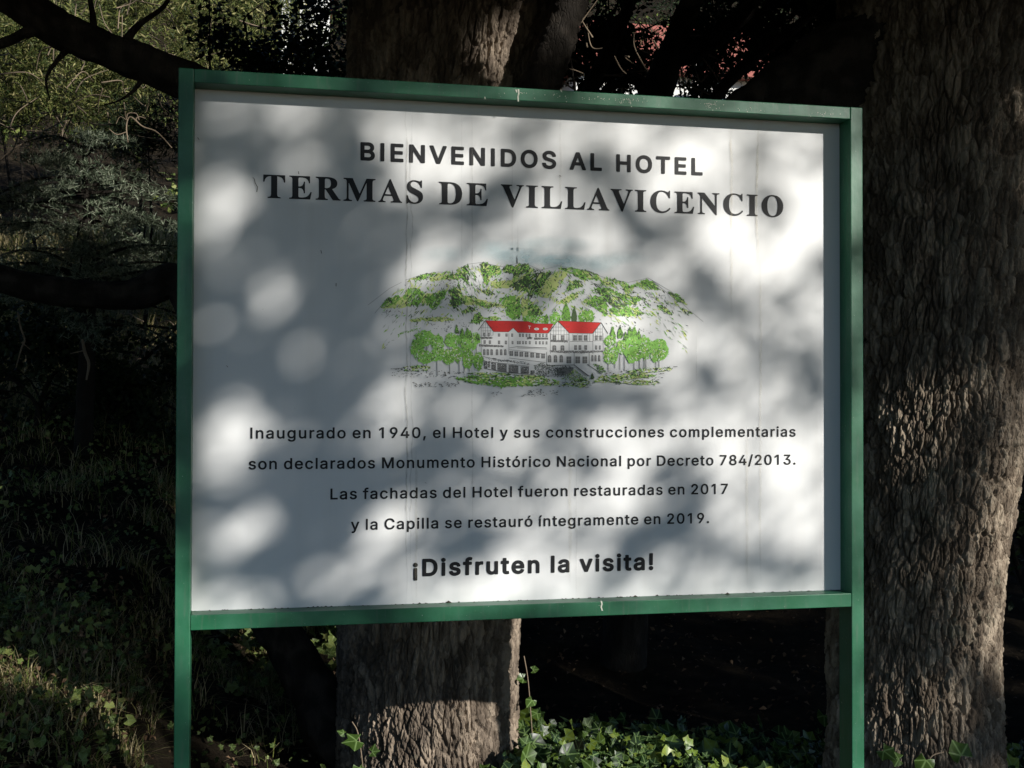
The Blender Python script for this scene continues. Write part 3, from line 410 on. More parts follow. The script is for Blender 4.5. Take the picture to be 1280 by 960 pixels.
 'D': [496, '34 -3 24 -3 19 -1 18 9 19 19 44 24 59 31 65 39 70 55 72 79 72 371 69 399 64 417 54 427 44 432 14 437 12 443 13 457 20 459 228 459 282 455 326 445 350 436 374 424 406 400 420 386 437 363 455 327 467 281 472 231 467 173 457 129 437 87 412 56 374 28 334 11 290 1 240 -3;224 27 234 27 256 31 282 42 299 55 316 75 329 103 341 147 348 205 348 239 346 251 346 277 339 319 329 353 316 381 298 403 276 418 252 426 220 430 206 428 194 423 189 415 186 403 186 59 189 43 194 35 204 30'],
 'E': [442, '27 -3 17 -3 13 -1 11 7 13 17 23 21 45 24 57 29 65 39 71 57 73 81 73 367 71 395 63 419 57 425 47 431 33 434 15 437 13 443 15 457 23 459 391 459 399 457 401 451 401 325 401 321 397 317 385 317 380 321 371 359 357 385 341 401 321 413 289 422 259 427 209 427 196 423 190 417 185 393 185 257 187 250 205 249 221 252 243 260 255 269 270 291 279 315 287 347 291 349 301 349 307 345 307 123 307 119 303 115 289 115 285 119 281 147 274 171 263 191 251 203 241 210 219 216 203 219 187 218 185 211 185 67 188 49 191 41 199 35 211 32 259 31 289 36 311 41 329 48 345 57 356 65 374 83 395 115 409 145 429 147 433 143 431 129 407 5 404 -1 395 -3'],
 'I': [261, '26 -3 16 -3 12 -1 10 9 12 19 40 26 58 35 67 47 72 67 72 395 68 415 62 424 56 428 42 432 12 437 11 441 11 455 14 459 18 459 244 459 248 453 248 441 246 437 216 432 200 427 192 417 187 401 186 65 191 45 196 37 204 31 212 27 246 19 248 15 248 1 244 -3 240 -3'],
 'L': [426, '28 -3 18 -3 14 -1 12 9 14 19 46 26 56 31 66 45 70 59 72 85 72 375 70 399 63 419 56 425 46 430 14 437 13 441 13 455 16 459 20 459 248 459 252 453 252 441 250 437 214 432 201 427 192 419 187 401 184 383 184 77 189 47 192 41 198 36 218 31 258 31 276 33 304 39 322 46 348 63 367 81 382 103 406 154 412 157 426 157 429 155 430 151 404 1 400 -3 396 -3'],
 'M': [634, '27 -3 17 -3 13 -1 11 9 13 19 37 24 55 31 65 42 71 61 73 83 73 381 71 403 63 421 57 427 47 431 13 437 11 447 13 457 19 459 179 459 187 456 308 171 317 155 320 159 447 456 451 459 457 459 613 459 620 457 621 443 619 437 591 430 575 421 568 409 563 385 563 67 568 45 575 31 591 24 618 19 619 5 617 -1 609 -3 401 -3 397 -3 394 1 393 15 395 19 425 26 441 35 447 45 451 63 451 355 449 373 436 347 298 15 291 0 283 -3 271 -3 265 3 120 347 111 363 109 345 109 63 114 45 121 32 133 26 151 21 171 19 173 15 173 1 169 -3 165 -3'],
 'N': [494, '401 -13 117 332 111 337 109 326 109 78 111 56 117 38 127 29 145 23 167 19 169 14 169 0 165 -3 161 -4 23 -4 17 -2 15 12 17 19 49 25 57 29 63 34 71 50 73 72 73 384 65 396 39 427 33 431 17 437 15 446 17 457 27 458 153 458 159 457 369 200 379 188 385 184 387 194 387 400 382 416 377 422 371 427 357 432 335 435 329 438 327 442 328 454 331 458 335 458 475 458 482 456 483 448 482 438 473 435 451 431 438 424 430 414 425 394 425 -8 421 -13'],
 'O': [525, '251 -14 223 -11 203 -7 177 0 159 8 123 29 101 47 85 62 74 76 57 102 43 128 35 150 29 176 25 208 25 248 31 288 45 329 68 370 85 392 103 410 123 425 147 440 165 449 193 459 237 468 293 468 341 458 359 451 389 436 423 412 451 381 465 360 477 341 488 314 494 292 500 256 500 200 494 162 488 142 477 116 451 76 427 49 387 19 347 0 321 -7 299 -11 281 -14;255 16 277 16 291 19 312 28 333 46 347 66 358 92 368 128 374 172 375 198 377 208 377 252 372 298 364 338 352 372 333 404 317 421 303 430 291 435 267 440 239 438 211 426 193 411 178 390 165 358 155 320 149 262 149 194 153 154 161 116 173 82 188 56 207 36 227 23 239 19'],
 'R': [473, '28 -3 18 -3 14 -1 12 9 14 19 46 26 56 31 66 45 70 59 72 85 72 375 68 407 60 420 44 430 14 437 12 443 14 457 20 459 226 459 266 457 308 451 348 439 370 428 388 414 407 391 413 377 418 359 420 329 418 311 413 295 403 275 386 255 363 239 325 223 323 219 444 39 458 25 481 19 482 9 481 -1 472 -3 342 -3 336 -2 202 205 198 208 192 209 186 208 184 203 184 75 187 57 193 39 202 29 210 26 243 19 244 9 243 -1 236 -3;200 237 220 237 234 240 256 246 268 253 282 267 288 275 298 305 300 323 300 351 296 375 290 391 283 403 272 413 258 422 242 426 220 428 204 426 192 420 187 407 184 391 184 243 186 238'],
 'S': [390, '192 -14 148 -9 88 8 74 7 70 2 64 -10 60 -13 44 -13 40 -10 40 152 40 156 44 160 60 160 64 158 85 96 98 72 110 56 122 44 138 33 162 23 182 18 210 18 224 21 242 29 256 40 266 52 273 70 276 86 275 96 270 114 260 130 250 141 220 159 132 203 99 226 73 252 57 278 48 308 46 338 53 378 63 402 76 421 91 436 114 452 140 463 164 468 208 468 244 462 292 449 302 448 308 450 312 454 318 467 322 468 338 468 342 464 342 452 342 324 342 320 338 317 324 317 319 320 309 350 298 372 284 392 272 406 250 424 226 436 212 440 192 442 174 440 162 436 139 422 130 410 125 396 122 380 124 364 130 351 138 340 154 326 180 311 272 267 309 244 329 226 348 200 357 176 362 154 362 114 354 80 344 60 335 46 316 27 296 12 274 1 260 -4 226 -11'],
 'T': [423, '106 -3 96 -3 91 -1 90 9 91 19 120 24 138 31 147 43 152 61 154 87 154 427 150 431 116 426 94 419 72 405 55 387 45 369 38 351 33 325 30 317 26 315 12 315 8 319 8 323 8 451 9 457 18 459 404 459 412 457 414 451 414 321 413 317 410 313 396 313 391 315 385 345 379 365 364 391 350 405 336 415 312 424 290 429 270 430 266 427 266 77 268 57 274 39 284 29 298 24 328 19 330 13 328 -1 322 -3'],
 'V': [428, '211 -14 204 -2 36 392 25 410 16 422 5 430 -15 437 -17 442 -17 454 -13 458 -9 458 205 458 211 456 213 444 211 438 183 434 165 428 158 420 155 408 161 386 180 340 248 176 255 161 259 157 266 172 330 340 351 400 351 414 346 424 331 432 297 438 295 444 296 456 303 458 441 458 445 452 443 438 437 435 425 433 413 427 403 416 392 398 235 -8 229 -15']}}
# ------------------------------------------------------------------ ground
def softplus(t, k=0.6):
    return np.where(t / k > 30, t, k * np.log1p(np.exp(np.minimum(t / k, 30))))
def ground_z(x, y, rough=True):
    x = np.asarray(x, float); y = np.asarray(y, float)
    L = 1 / (1 + np.exp(np.clip((x + 0.14) / 0.09, -40, 40)))          # 1 on the raised bank left of the sign
    left = (0.60 + 0.12 * y) * (1 / (1 + np.exp(np.clip(-(y + 0.25) / 0.12, -40, 40)))) + 0.26 * softplus(y - 6.5, 1.2)
    y0 = 2.3
    right = 0.24 * softplus(y - y0) + 0.19 * softplus(y - 6.5, 1.2)
    z = L * left + (1 - L) * right + 0.10 * softplus(y - 30, 4)
    if rough:
        p = np.stack([x, y, np.zeros_like(x)], -1)
        z = z + 0.05 * fbm(p * 1.3, 4) * np.clip((y + 0.5) / 2, 0.15, 3) + 0.35 * fbm(p * 0.16 + 5, 3) * np.clip((y - 4) / 6, 0, 4)
    return z
def build_ground():
    def axis(lo, hi, n, c, k):
        t = np.linspace(-1, 1, n)
        a = np.sinh(t * k) / math.sinh(k)
        return c + np.where(a < 0, a * (c - lo), a * (hi - c))
    xs = axis(-110, 120, 300, 0.0, 4.2); ys = axis(-60, 150, 320, 3.0, 4.2)
    X, Y = np.meshgrid(xs, ys)
    Z = ground_z(X, Y)
    V = np.stack([X, Y, Z], -1).reshape(-1, 3)
    i = (np.arange(len(ys) - 1)[:, None] * len(xs) + np.arange(len(xs) - 1)[None]).ravel()
    o = mesh_np('ground', V, np.stack([i, i + 1, i + 1 + len(xs), i + len(xs)], 1), M['soil'], smooth=True)
    tag(o, 'dark earth bank rising behind the sign', 'ground', kind='structure')
build_ground()

# ------------------------------------------------------------------ the sign
SW, SH, PT, RT, RB, PD = 2.0165, 1.5, 0.0420, 0.0393, 0.0424, 0.0741
SIGN = thing('sign_board', 'large white welcome sign in a green metal frame on two posts', 'sign', (SW / 2, 0.05, 0.0))
def build_frame():
    for a, b in ((-PT, 0.0), (SW, SW + PT)):
        m = MB(); m.box(a, b, 0.0, 0.085, -0.35, SZ + SH + RT); m.build('post', M['green'], SIGN, 0.0025)
    m = MB(); m.box(0.0005, SW - 0.0005, 0.0006, 0.0845, SZ + SH, SZ + SH + RT - 0.0008); m.build('top_rail', M['green'], SIGN, 0.0022)
    m = MB(); m.box(0.0005, SW - 0.0005, 0.0006, 0.0845, SZ - RB, SZ); m.build('bottom_rail', M['green'], SIGN, 0.0022)
    m = MB(); m.box(0.0, SW, PD, PD + 0.006, SZ, SZ + SH)
    return m.build('panel', M['panel'], SIGN)
PANEL = build_frame()
def P(u, v, lift=0.0):           # a spot on the panel's face, read off the photograph
    q = at(u, v, PD)
    return (q[0], PD - 0.0003 - lift, q[2])

LINES = [  # text, glyph set, x start, x end, baseline height, capital height (metres on the panel)
 ('BIENVENIDOS AL HOTEL', 'head', 0.4752, 1.5480, 1.3141, 0.0549),
 ('TERMAS DE VILLAVICENCIO', 'serif', 0.1939, 1.8203, 1.1925, 0.0682),
 ('Inaugurado en 1940, el Hotel y sus construcciones complementarias', 'body', 0.1615, 1.8616, 0.4918, 0.0326),
 ('son declarados Monumento Histórico Nacional por Decreto 784/2013.', 'body', 0.1569, 1.8614, 0.4027, 0.0326),
 ('Las fachadas del Hotel fueron restauradas en 2017', 'body', 0.3919, 1.6315, 0.3126, 0.0326),
 ('y la Capilla se restauró íntegramente en 2019.', 'body', 0.4520, 1.5690, 0.2219, 0.0326),
 ('¡Disfruten la visita!', 'bold', 0.6357, 1.3855, 0.0801, 0.0527)]
def build_text():
    V, F = [], []
    for text, key, x0, x1, zb, cap in LINES:
        G = {c: (a, [np.array(s.split(), float).reshape(-1, 2) / 1000 for s in e.split(';')]) for c, (a, e) in GLYPHS[key].items()}
        ref = [c for c in 'TBDIH' if c in G][0]
        yy = np.concatenate(G[ref][1])[:, 1]
        sc = cap / (yy.max() - yy.min())
        space = {'head': 0.20, 'serif': 0.17, 'body': 0.155, 'bold': 0.16}[key]
        wx = {'head': 1.07, 'serif': 1.05, 'body': 1.07, 'bold': 1.08}[key]
        for c in G: G[c] = (G[c][0] * wx, [q * np.array([wx, 1]) for q in G[c][1]])
        adv = [(space if c == ' ' else G[c][0] / 1000) * sc for c in text]
        lo = np.concatenate(G[text[0]][1])[:, 0].min() * sc
        hi = np.concatenate(G[text[-1]][1])[:, 0].max() * sc
        nat = sum(adv[:-1]) + hi - lo
        tr = (x1 - x0 - nat) / (len(text) - 1)
        cu = bpy.data.curves.new('line', 'CURVE'); cu.dimensions = '2D'; cu.fill_mode = 'BOTH'
        pen = x0 - lo
        for c, a in zip(text, adv):
            if c != ' ':
                for poly in G[c][1]:
                    sp = cu.splines.new('POLY'); sp.points.add(len(poly) - 1)
                    q = np.zeros((len(poly), 4)); q[:, 0] = pen + poly[:, 0] * sc; q[:, 1] = zb + (poly[:, 1] - yy.min()) * sc; q[:, 3] = 1
                    sp.points.foreach_set('co', q.ravel()); sp.use_cyclic_u = True
            pen += a + tr
        o = bpy.data.objects.new('line', cu); COL.objects.link(o)
        dg = bpy.context.evaluated_depsgraph_get()
        me = bpy.data.meshes.new_from_object(o.evaluated_get(dg))
        b = len(V)
        V += [(v.co.x, PD - 0.0015, SZ + v.co.y) for v in me.vertices]
        F += [tuple(b + i for i in p.vertices) for p in me.polygons]
        bpy.data.objects.remove(o); bpy.data.meshes.remove(me); bpy.data.curves.remove(cu)
    me = bpy.data.meshes.new('lettering'); me.from_pydata(V, [], F); me.update()
    link('lettering', me, M['ink'], PANEL)
build_text()

# ------------------------------------------------------------------ the printed picture of the hotel among hills
def build_picture():
    rng = np.random.default_rng(3)
    names = ['yellow', 'green', 'dark', 'ink', 'red', 'white', 'grey', 'bright', 'pale']
    cols = {'yellow': (0.56, 0.63, 0.22), 'green': (0.18, 0.40, 0.055), 'dark': (0.07, 0.125, 0.04), 'ink': (0.03, 0.035, 0.03),
            'red': (0.56, 0.02, 0.016), 'white': (0.68, 0.68, 0.67), 'grey': (0.16, 0.16, 0.155), 'bright': (0.26, 0.56, 0.10), 'pale': (0.42, 0.45, 0.41)}
    mats = [plain('print_' + n, cols[n], 0.5, 0.3) for n in names]
    m = MB(); lv = [0]
    A = lambda q: (460 + q[0] / 4.8, 300 + q[1] / 4.8)      # three enlargements the shapes were read from
    B = lambda q: (660 + q[0] / 4.8, 300 + q[1] / 4.8)
    H = lambda q: (580 + q[0] / 6.4, 380 + q[1] / 6.4)
    from mathutils.geometry import tessellate_polygon
    def up():                    # every new mark is printed a hair above the one before it
        lv[0] += 1
        return 0.00006 + lv[0] * 0.0000025
    def poly(pts, col, fr, jag=0.0):
        pts = [fr(q) for q in pts]
        if jag:
            out = []
            for (ax, ay), (bx, by) in zip(pts, pts[1:] + pts[:1]):
                n = max(2, int(math.hypot(bx - ax, by - ay) / 1.6))
                for k in range(n):
                    t = k / n; e = rng.normal() * jag
                    out.append((ax + (bx - ax) * t + rng.normal() * jag * .5, ay + (by - ay) * t + e))
            pts = out
        lift = up()
        q = [P(u, v, lift) for u, v in pts]
        tri = tessellate_polygon([[Vector((a[0], a[2], 0)) for a in q]])
        m.add(q, [t for t in tri], names.index(col))
    def stroke(pts, w, col, fr):
        pts = [fr(q) for q in pts]; l2 = up()
        for (ax, ay), (bx, by) in zip(pts, pts[1:]):
            L = math.hypot(bx - ax, by - ay) or 1
            nx, ny = -(by - ay) / L * w / 2, (bx - ax) / L * w / 2
            m.add([P(ax + nx, ay + ny, l2), P(bx + nx, by + ny, l2), P(bx - nx, by - ny, l2), P(ax - nx, ay - ny, l2)], [(0, 1, 2, 3)], names.index(col))
    def inside(pt, poly):
        x, y = pt; c = False
        for (ax, ay), (bx, by) in zip(poly, poly[1:] + poly[:1]):
            if (ay > y) != (by > y) and x < (bx - ax) * (y - ay) / (by - ay) + ax: c = not c
        return c
    def flecks(pts, n, col, fr, size=1.3, ang=None):
        base = up()
        xs = [q[0] for q in pts]; ys = [q[1] for q in pts]
        k = 0
        for _ in range(n * 6):
            q = (rng.uniform(min(xs), max(xs)), rng.uniform(min(ys), max(ys)))
            if not inside(q, pts): continue
            u, v = fr(q); a = rng.uniform(0, math.pi) if ang is None else ang + rng.normal() * .45
            l = size * rng.uniform(.5, 1.7); w = size * rng.uniform(.2, .5)
            c, s = math.cos(a), math.sin(a)
            lf = base + rng.uniform(-1, 1) * 0.0000011
            m.add([P(u + c * l, v + s * l, lf), P(u - s * w, v + c * w, lf), P(u - c * l * .8, v - s * l * .8, lf), P(u + s * w, v - c * w, lf)], [(0, 1, 2, 3)], names.index(col))
            k += 1
            if k >= n: break
    Y = [([(240,240),(330,215),(420,195),(500,215),(520,235),(440,240),(380,250),(360,230)],A), ([(80,405),(160,360),(210,340),(260,395),(200,410),(100,410)],A),
         ([(560,370),(640,345),(760,380),(850,395),(840,410),(700,395),(580,388)],A), ([(730,250),(860,240),(900,190),(990,200),(960,230),(840,290),(740,290)],A),
         ([(240,480),(300,470),(480,460),(520,480),(420,490),(330,485),(260,490)],A), ([(690,470),(760,455),(800,475),(760,485)],A),
         ([(920,360),(960,350),(1010,400),(990,440),(930,470),(915,420)],A), ([(290,330),(370,320),(420,350),(380,370),(330,390)],A), ([(560,330),(610,340),(640,360),(560,385)],A),
         ([(60,290),(120,220),(190,180),(240,200),(200,260),(120,350),(70,340),(50,310)],B), ([(170,380),(230,340),(300,310),(300,340),(230,385)],B), ([(560,270),(640,280),(620,320),(580,310)],B),
         ([(660,270),(740,260),(770,290),(700,300)],B), ([(430,240),(500,250),(540,290),(460,270)],B)]
    G = [([(260,240),(330,205),(400,195),(415,210),(350,230)],A), ([(70,405),(120,345),(190,335),(200,350),(140,390),(90,410)],A),
         ([(205,340),(240,290),(300,285),(340,320),(330,350),(300,400),(260,390),(220,350)],A), ([(340,340),(420,310),(480,305),(450,350),(410,410),(390,420),(350,390)],A),
         ([(460,220),(520,200),(560,180),(580,210),(540,240)],A), ([(780,360),(830,340),(890,330),(915,350),(915,470),(870,480),(830,450),(820,400)],A),
         ([(555,435),(610,400),(650,420),(600,430)],A), ([(610,500),(640,450),(670,435),(695,470),(670,500)],A), ([(680,310),(720,295),(760,325),(720,330)],A),
         ([(700,140),(790,160),(800,200),(750,210),(730,230)],A), ([(980,370),(1020,400),(1050,440),(1000,470),(960,460)],A), ([(640,370),(700,375),(770,395),(720,410),(660,390)],A),
         ([(180,170),(260,165),(330,180),(430,220),(440,240),(340,245),(270,210)],B), ([(210,320),(260,250),(310,240),(330,275),(260,300)],B), ([(330,370),(400,330),(460,350),(480,400),(470,460),(420,420)],B),
         ([(460,240),(520,230),(580,260),(620,275),(700,240),(740,240),(780,280),(790,300),(740,300),(680,270),(600,290),(540,260)],B), ([(480,420),(560,390),(640,410),(700,440),(620,460),(520,450)],B),
         ([(840,310),(900,330),(960,390),(900,370),(850,330)],B), ([(770,390),(820,400),(870,450),(810,430)],B), ([(910,405),(985,440),(940,435)],B), ([(0,360),(40,380),(90,440),(60,460),(0,440)],B),
         ([(390,290),(460,285),(600,330),(690,350),(640,390),(560,380),(480,350)],B)]
    D = [([(530,180),(600,150),(610,200),(600,250),(615,275),(570,240),(550,210)],A), ([(670,140),(720,135),(720,210),(730,240),(710,280),(690,230),(680,190)],A),
         ([(480,310),(545,265),(570,330),(560,380),(510,415),(490,370),(500,340)],A), ([(850,270),(930,220),(1010,195),(1056,190),(1056,270),(1000,330),(940,310),(880,300)],A),
         ([(860,190),(900,140),(960,150),(1010,185),(950,200),(880,220)],A), ([(830,150),(880,160),(850,200),(800,190)],A),
         ([(0,210),(60,200),(140,195),(120,230),(60,290),(20,340),(0,340)],B), ([(410,300),(470,300),(560,350),(600,400),(520,410),(450,350)],B), ([(340,180),(430,215),(410,235),(350,215)],B)]
    for pts, fr in Y: poly(pts, 'yellow', fr, 0.7)
    for pts, fr in G: poly(pts, 'green', fr, 0.9)
    for pts, fr in D: poly(pts, 'dark', fr, 1.0)
    for pts, fr in G:
        flecks(pts, 46, 'dark', fr, 2.2, 0.9 if fr is A else 0.6); flecks(pts, 22, 'bright', fr, 1.8); flecks(pts, 12, 'yellow', fr, 1.6); flecks(pts, 22, 'ink', fr, 1.5, 0.8)
    for pts, fr in D:
        flecks(pts, 60, 'ink', fr, 2.1, 1.1); flecks(pts, 40, 'green', fr, 1.8, 1.1); flecks(pts, 12, 'yellow', fr, 1.3)
    for pts, fr in Y: flecks(pts, 26, 'green', fr, 1.7, 0.9); flecks(pts, 16, 'ink', fr, 1.3, 0.9)
    for hull, n, fr in (([(230,245),(420,200),(600,150),(900,145),(1056,195),(1056,440),(900,480),(600,430),(420,420),(200,400),(90,405)],70,A), ([(0,170),(180,160),(330,185),(600,260),(720,235),(960,420),(700,470),(420,470),(100,420),(0,440)],70,B)):
        flecks(hull, n, 'green', fr, 2.4, 0.7); flecks(hull, n, 'dark', fr, 2.0, 0.7); flecks(hull, int(n * 1.3), 'ink', fr, 1.4, 0.7); flecks(hull, n // 2, 'yellow', fr, 2.2, 0.7)
    # slopes: long slanting brush marks falling from the crests
    def hatch(n, fr, x0, x1, crest, depth, ang, cols_):
        for c, share in cols_:
            base = up()
            for _ in range(int(n * share)):
                x = rng.uniform(x0, x1); yc = np.interp(x, [q[0] for q in crest], [q[1] for q in crest])
                y = yc + 4 + depth * rng.uniform(0, 1) ** 1.3
                if noise3(np.array([x / 38., y / 26., 3.3 if fr is A else 7.1])) < (-.2 if c == 'pale' else .0 if c in ('yellow', 'green') else .1): continue
                u, v = fr((x, y)); a = ang(x) + rng.normal() * .25; l = rng.uniform(1.5, 5.0); w = rng.uniform(.25, .8) * (1.5 if c == 'yellow' else 1)
                cc, ss = math.cos(a), math.sin(a); lf = base + rng.uniform(-1, 1) * 0.0000011
                m.add([P(u + cc * l, v + ss * l, lf), P(u - ss * w, v + cc * w, lf), P(u - cc * l, v - ss * l, lf), P(u + ss * w, v - cc * w, lf)], [(0, 1, 2, 3)], names.index(c))
    mix = (('pale', 1.5), ('yellow', 1.3), ('green', 1.0), ('dark', .6), ('bright', .6), ('ink', .6))
    hatch(170, A, 90, 1056, [(90,380),(225,245),(420,200),(600,150),(680,140),(900,145),(1056,195)], 290, lambda x: 2.3 if x < 480 else (1.0 if x < 700 else 2.2), mix)
    hatch(170, B, 0, 960, [(0,165),(180,160),(330,185),(600,258),(720,232),(960,420)], 260, lambda x: 2.2 if x < 200 else .75, mix)
    # ridges and scattered ink
    flecks([(40,430),(240,420),(500,470),(480,560),(200,470),(60,450)], 60, 'ink', A, 1.0, 0.6)
    flecks([(330,470),(480,450),(640,500),(560,540),(400,530)], 60, 'ink', A, 1.0)
    flecks([(230,250),(530,230),(760,290),(620,350),(420,280)], 60, 'ink', A, 1.1, 0.8)
    flecks([(640,360),(800,390),(820,470),(640,420)], 40, 'ink', A, 1.0, 0.6)
    flecks([(280,380),(420,270),(760,320),(680,450),(460,300)], 110, 'ink', B, 1.1, 0.7)
    flecks([(690,300),(820,330),(900,420),(760,380)], 40, 'ink', B, 0.9, 0.7)
    flecks([(460,500),(600,490),(760,560),(640,560)], 40, 'ink', B, 1.0, 0.4)
    flecks([(150,580),(210,550),(290,530),(320,525),(290,545),(220,560)], 45, 'green', A, 1.3, -0.4)
    for a, b in (((225,240),(330,208)), ((330,208),(420,192)), ((420,192),(530,198)), ((530,180),(600,145)), ((600,145),(680,135)), ((680,135),(800,160)), ((800,160),(900,140)), ((900,140),(960,148)), ((960,148),(1056,190)), ((0,390),(130,290)), ((130,290),(200,255)), ((40,440),(120,345))):
        stroke([a, b], 0.35, 'grey', A)
    for a, b in (((60,185),(180,155)), ((180,155),(330,180)), ((330,180),(470,230)), ((470,230),(600,255)), ((600,255),(720,228)), ((720,228),(860,310)), ((860,310),(985,440)), ((740,240),(900,370)), ((985,435),(1050,490))):
        stroke([a, b], 0.35, 'grey', B)
    poly([(890,140), (891,105), (893,92), (895,105), (898,140)], 'ink', A)
    # small trees behind the hotel
    def leafy(cx, cy, rx, ry, col, fr, n=18, dark='dark', fl=18):
        pts = [(cx + rx * math.cos(t) * rng.uniform(.82, 1.1), cy + ry * math.sin(t) * rng.uniform(.82, 1.1)) for t in np.linspace(0, 2 * math.pi, n, endpoint=False)]
        poly(pts, col, fr, 0.7); flecks(pts, fl // 2, dark, fr, 1.7); flecks(pts, fl, 'green', fr, 1.7); flecks(pts, fl // 2, 'ink', fr, 1.0); flecks([(q[0] * 1.12 - cx * .12, q[1] * 1.1 - cy * .1) for q in pts], fl // 2, 'bright', fr, 1.6)
        flecks([(q[0] * .8 + cx * .2 - rx * .15, q[1] * .8 + cy * .2 - ry * .15) for q in pts], fl // 3, 'yellow', fr, 1.2); flecks(pts, fl // 3, 'white', fr, 1.5)
    def cone(cx, y0, y1, w, col, fr, fl=10):
        pts = [(cx, y0), (cx + w * .3, y0 + (y1 - y0) * .35), (cx + w * .5, y1 - (y1 - y0) * .25), (cx + w * .35, y1), (cx - w * .35, y1), (cx - w * .5, y1 - (y1 - y0) * .25), (cx - w * .3, y0 + (y1 - y0) * .35)]
        poly(pts, col, fr, 0.5); flecks(pts, fl, 'dark', fr, 1.7, 1.3); flecks(pts, fl, 'ink', fr, 1.1)
    for c in ((965,475,40,22),(1010,470,40,20),(1045,478,25,22)): leafy(*c, 'bright', A)
    cone(110, 440, 500, 32, 'green', B); leafy(165, 470, 34, 40, 'bright', B); cone(228, 368, 492, 58, 'green', B, 22); cone(276, 400, 492, 38, 'dark', B, 14)
    leafy(350, 462, 52, 42, 'green', B, fl=34); leafy(30, 480, 40, 20, 'bright', B)
    # the hotel
    poly([(130,215),(170,150),(235,220),(360,225),(395,195),(430,225),(680,235),(745,140),(840,230),(1035,235),(1085,170),(1125,230),(1115,490),(1000,480),(880,490),(870,560),(700,580),(560,572),(440,562),(340,545),(190,520),(150,430),(130,400)], 'white', H)
    poly([(168,133),(510,140),(562,158),(716,160),(672,234),(430,229),(393,190),(355,223),(232,221)], 'red', H, 0.1)
    poly([(750,134),(1097,150),(1027,236),(840,232)], 'red', H, 0.1)
    flecks([(190,150),(500,155),(660,220),(240,210)], 26, 'ink', H, 0.55, 0.1); flecks([(770,150),(1060,160),(1010,225),(850,220)], 24, 'ink', H, 0.55, 0.1)
    S = lambda pts, w=0.4, c='ink': stroke(pts, w, c, H)
    for q in ([(112,212),(170,133)], [(170,133),(235,222)], [(672,234),(750,134)], [(750,134),(842,234)], [(1097,150),(1150,236)], [(1095,150),(1027,236)]): S(q, 0.7)
    for q in ([(170,133),(510,139)], [(510,139),(562,157)], [(562,157),(716,159)], [(750,134),(1097,149)], [(232,222),(355,224)], [(355,224),(393,191)], [(393,191),(430,229)], [(430,229),(672,235)], [(842,233),(1027,237)]): S(q, 0.45)
    for cx, cy in ((580, 200), (650, 200)):
        poly([(cx + 20 * math.cos(t), cy + 10 * math.sin(t)) for t in np.linspace(0, 6.28, 12, endpoint=False)], 'white', H); S([(cx - 8, cy), (cx + 8, cy)], 0.6)
    S([(514,175),(534,178)], 0.7, 'white'); S([(523,178),(523,200)], 0.7, 'white')
    def timber(xs, ys, top):
        for x in xs: S([(x, top(x)), (x, ys[-1])], 0.35)
        for y in ys: S([(xs[0], y), (xs[-1], y)], 0.35)
    timber([138,152,170,190,210,232], [190,215,250], lambda x: 145 + abs(x - 170) * 1.15)
    timber([693,715,735,755,775,800,822,838], [185,215,245,290], lambda x: 142 + abs(x - 752) * 1.0)
    timber([1036,1052,1070,1088,1106], [200,225,262,295], lambda x: 165 + abs(x - 1090) * 1.2)
    for x in (138, 358, 690, 840, 1030, 1112): S([(x, 235), (x, 400)], 0.4)
    for y in (300,): S([(845, y), (1030, y)], 0.45)
    for x in (870,905,945,985,1005): S([(x, 240), (x, 300)], 0.35)
    def win(xs, y, w, h, sl=0.0, arch=False, col='grey'):
        for x in xs:
            yy = y + (x - xs[0]) * sl
            if arch: pts = [(x - w/2, yy + h), (x - w/2, yy + h*.25), (x - w*.25, yy), (x + w*.25, yy), (x + w/2, yy + h*.25), (x + w/2, yy + h)]
            else: pts = [(x - w/2, yy), (x + w/2, yy), (x + w/2, yy + h), (x - w/2, yy + h)]
            poly(pts, col, H); S([(x, yy), (x, yy + h)], 0.16, 'white'); S([(x - w/2, yy + h*.45), (x + w/2, yy + h*.45)], 0.14, 'white')
            S([(x - w/2, yy), (x - w/2, yy + h)], 0.22); S([(x - w/2, yy + h), (x + w/2, yy + h)], 0.25)
    win([163,197], 230, 16, 28); win([280,340], 236, 17, 24); win([165,207,280,335], 290, 17, 28, 0.02)
    win([162,190,221,264,297,330], 360, 19, 48, 0.005, True)
    for a, b, c, d in ((130,262,228,270), (120,322,315,338), (500,266,545,270), (560,268,672,276), (690,285,830,300)):
        poly([(a,b),(c,d-6),(c,d+8),(a,b+18)], 'grey', H, 0.15)
        flecks([(a,b),(c,d-6),(c,d+8),(a,b+18)], 26, 'ink', H, 0.7, 1.5); flecks([(a,b),(c,d-6),(c,d+8),(a,b+18)], 8, 'white', H, 0.6, 1.5)
    win([385,447,472,500,524,576,606,632,660], 236, 14, 26, 0.01); win([388,430,447,472,495,526,576,606,632,660], 296, 13, 24, 0.01)
    S([(420,342),(660,352)], 0.7); S([(425,352),(665,362)], 0.4); S([(360,352),(420,342)], 0.5); S([(360,365),(650,400)], 0.4)
    win([378,418,458,500,545,590,632], 376, 29, 38, 0.08); S([(360,432),(650,468)], 0.45)
    win([722,790,888,928,972], 250, 26, 42, 0.0); win([1058,1092], 252, 16, 36); win([722,787], 330, 30, 42, 0, True); win([892,927,973], 330, 20, 36); win([1057,1086], 332, 13, 32)
    poly([(685,370),(800,374),(1110,372),(1110,384),(940,394),(800,392),(685,386)], 'grey', H, 0.2)
    flecks([(685,370),(1110,372),(1110,386),(685,388)], 50, 'white', H, 0.7)
    win([684,731,777], 408, 27, 58, 0, True); win([838,909,966], 420, 37, 54); win([1027,1052,1081], 408, 15, 50, 0, True)
    for x in (660,880,1000): S([(x, 385), (x, 490)], 0.5)
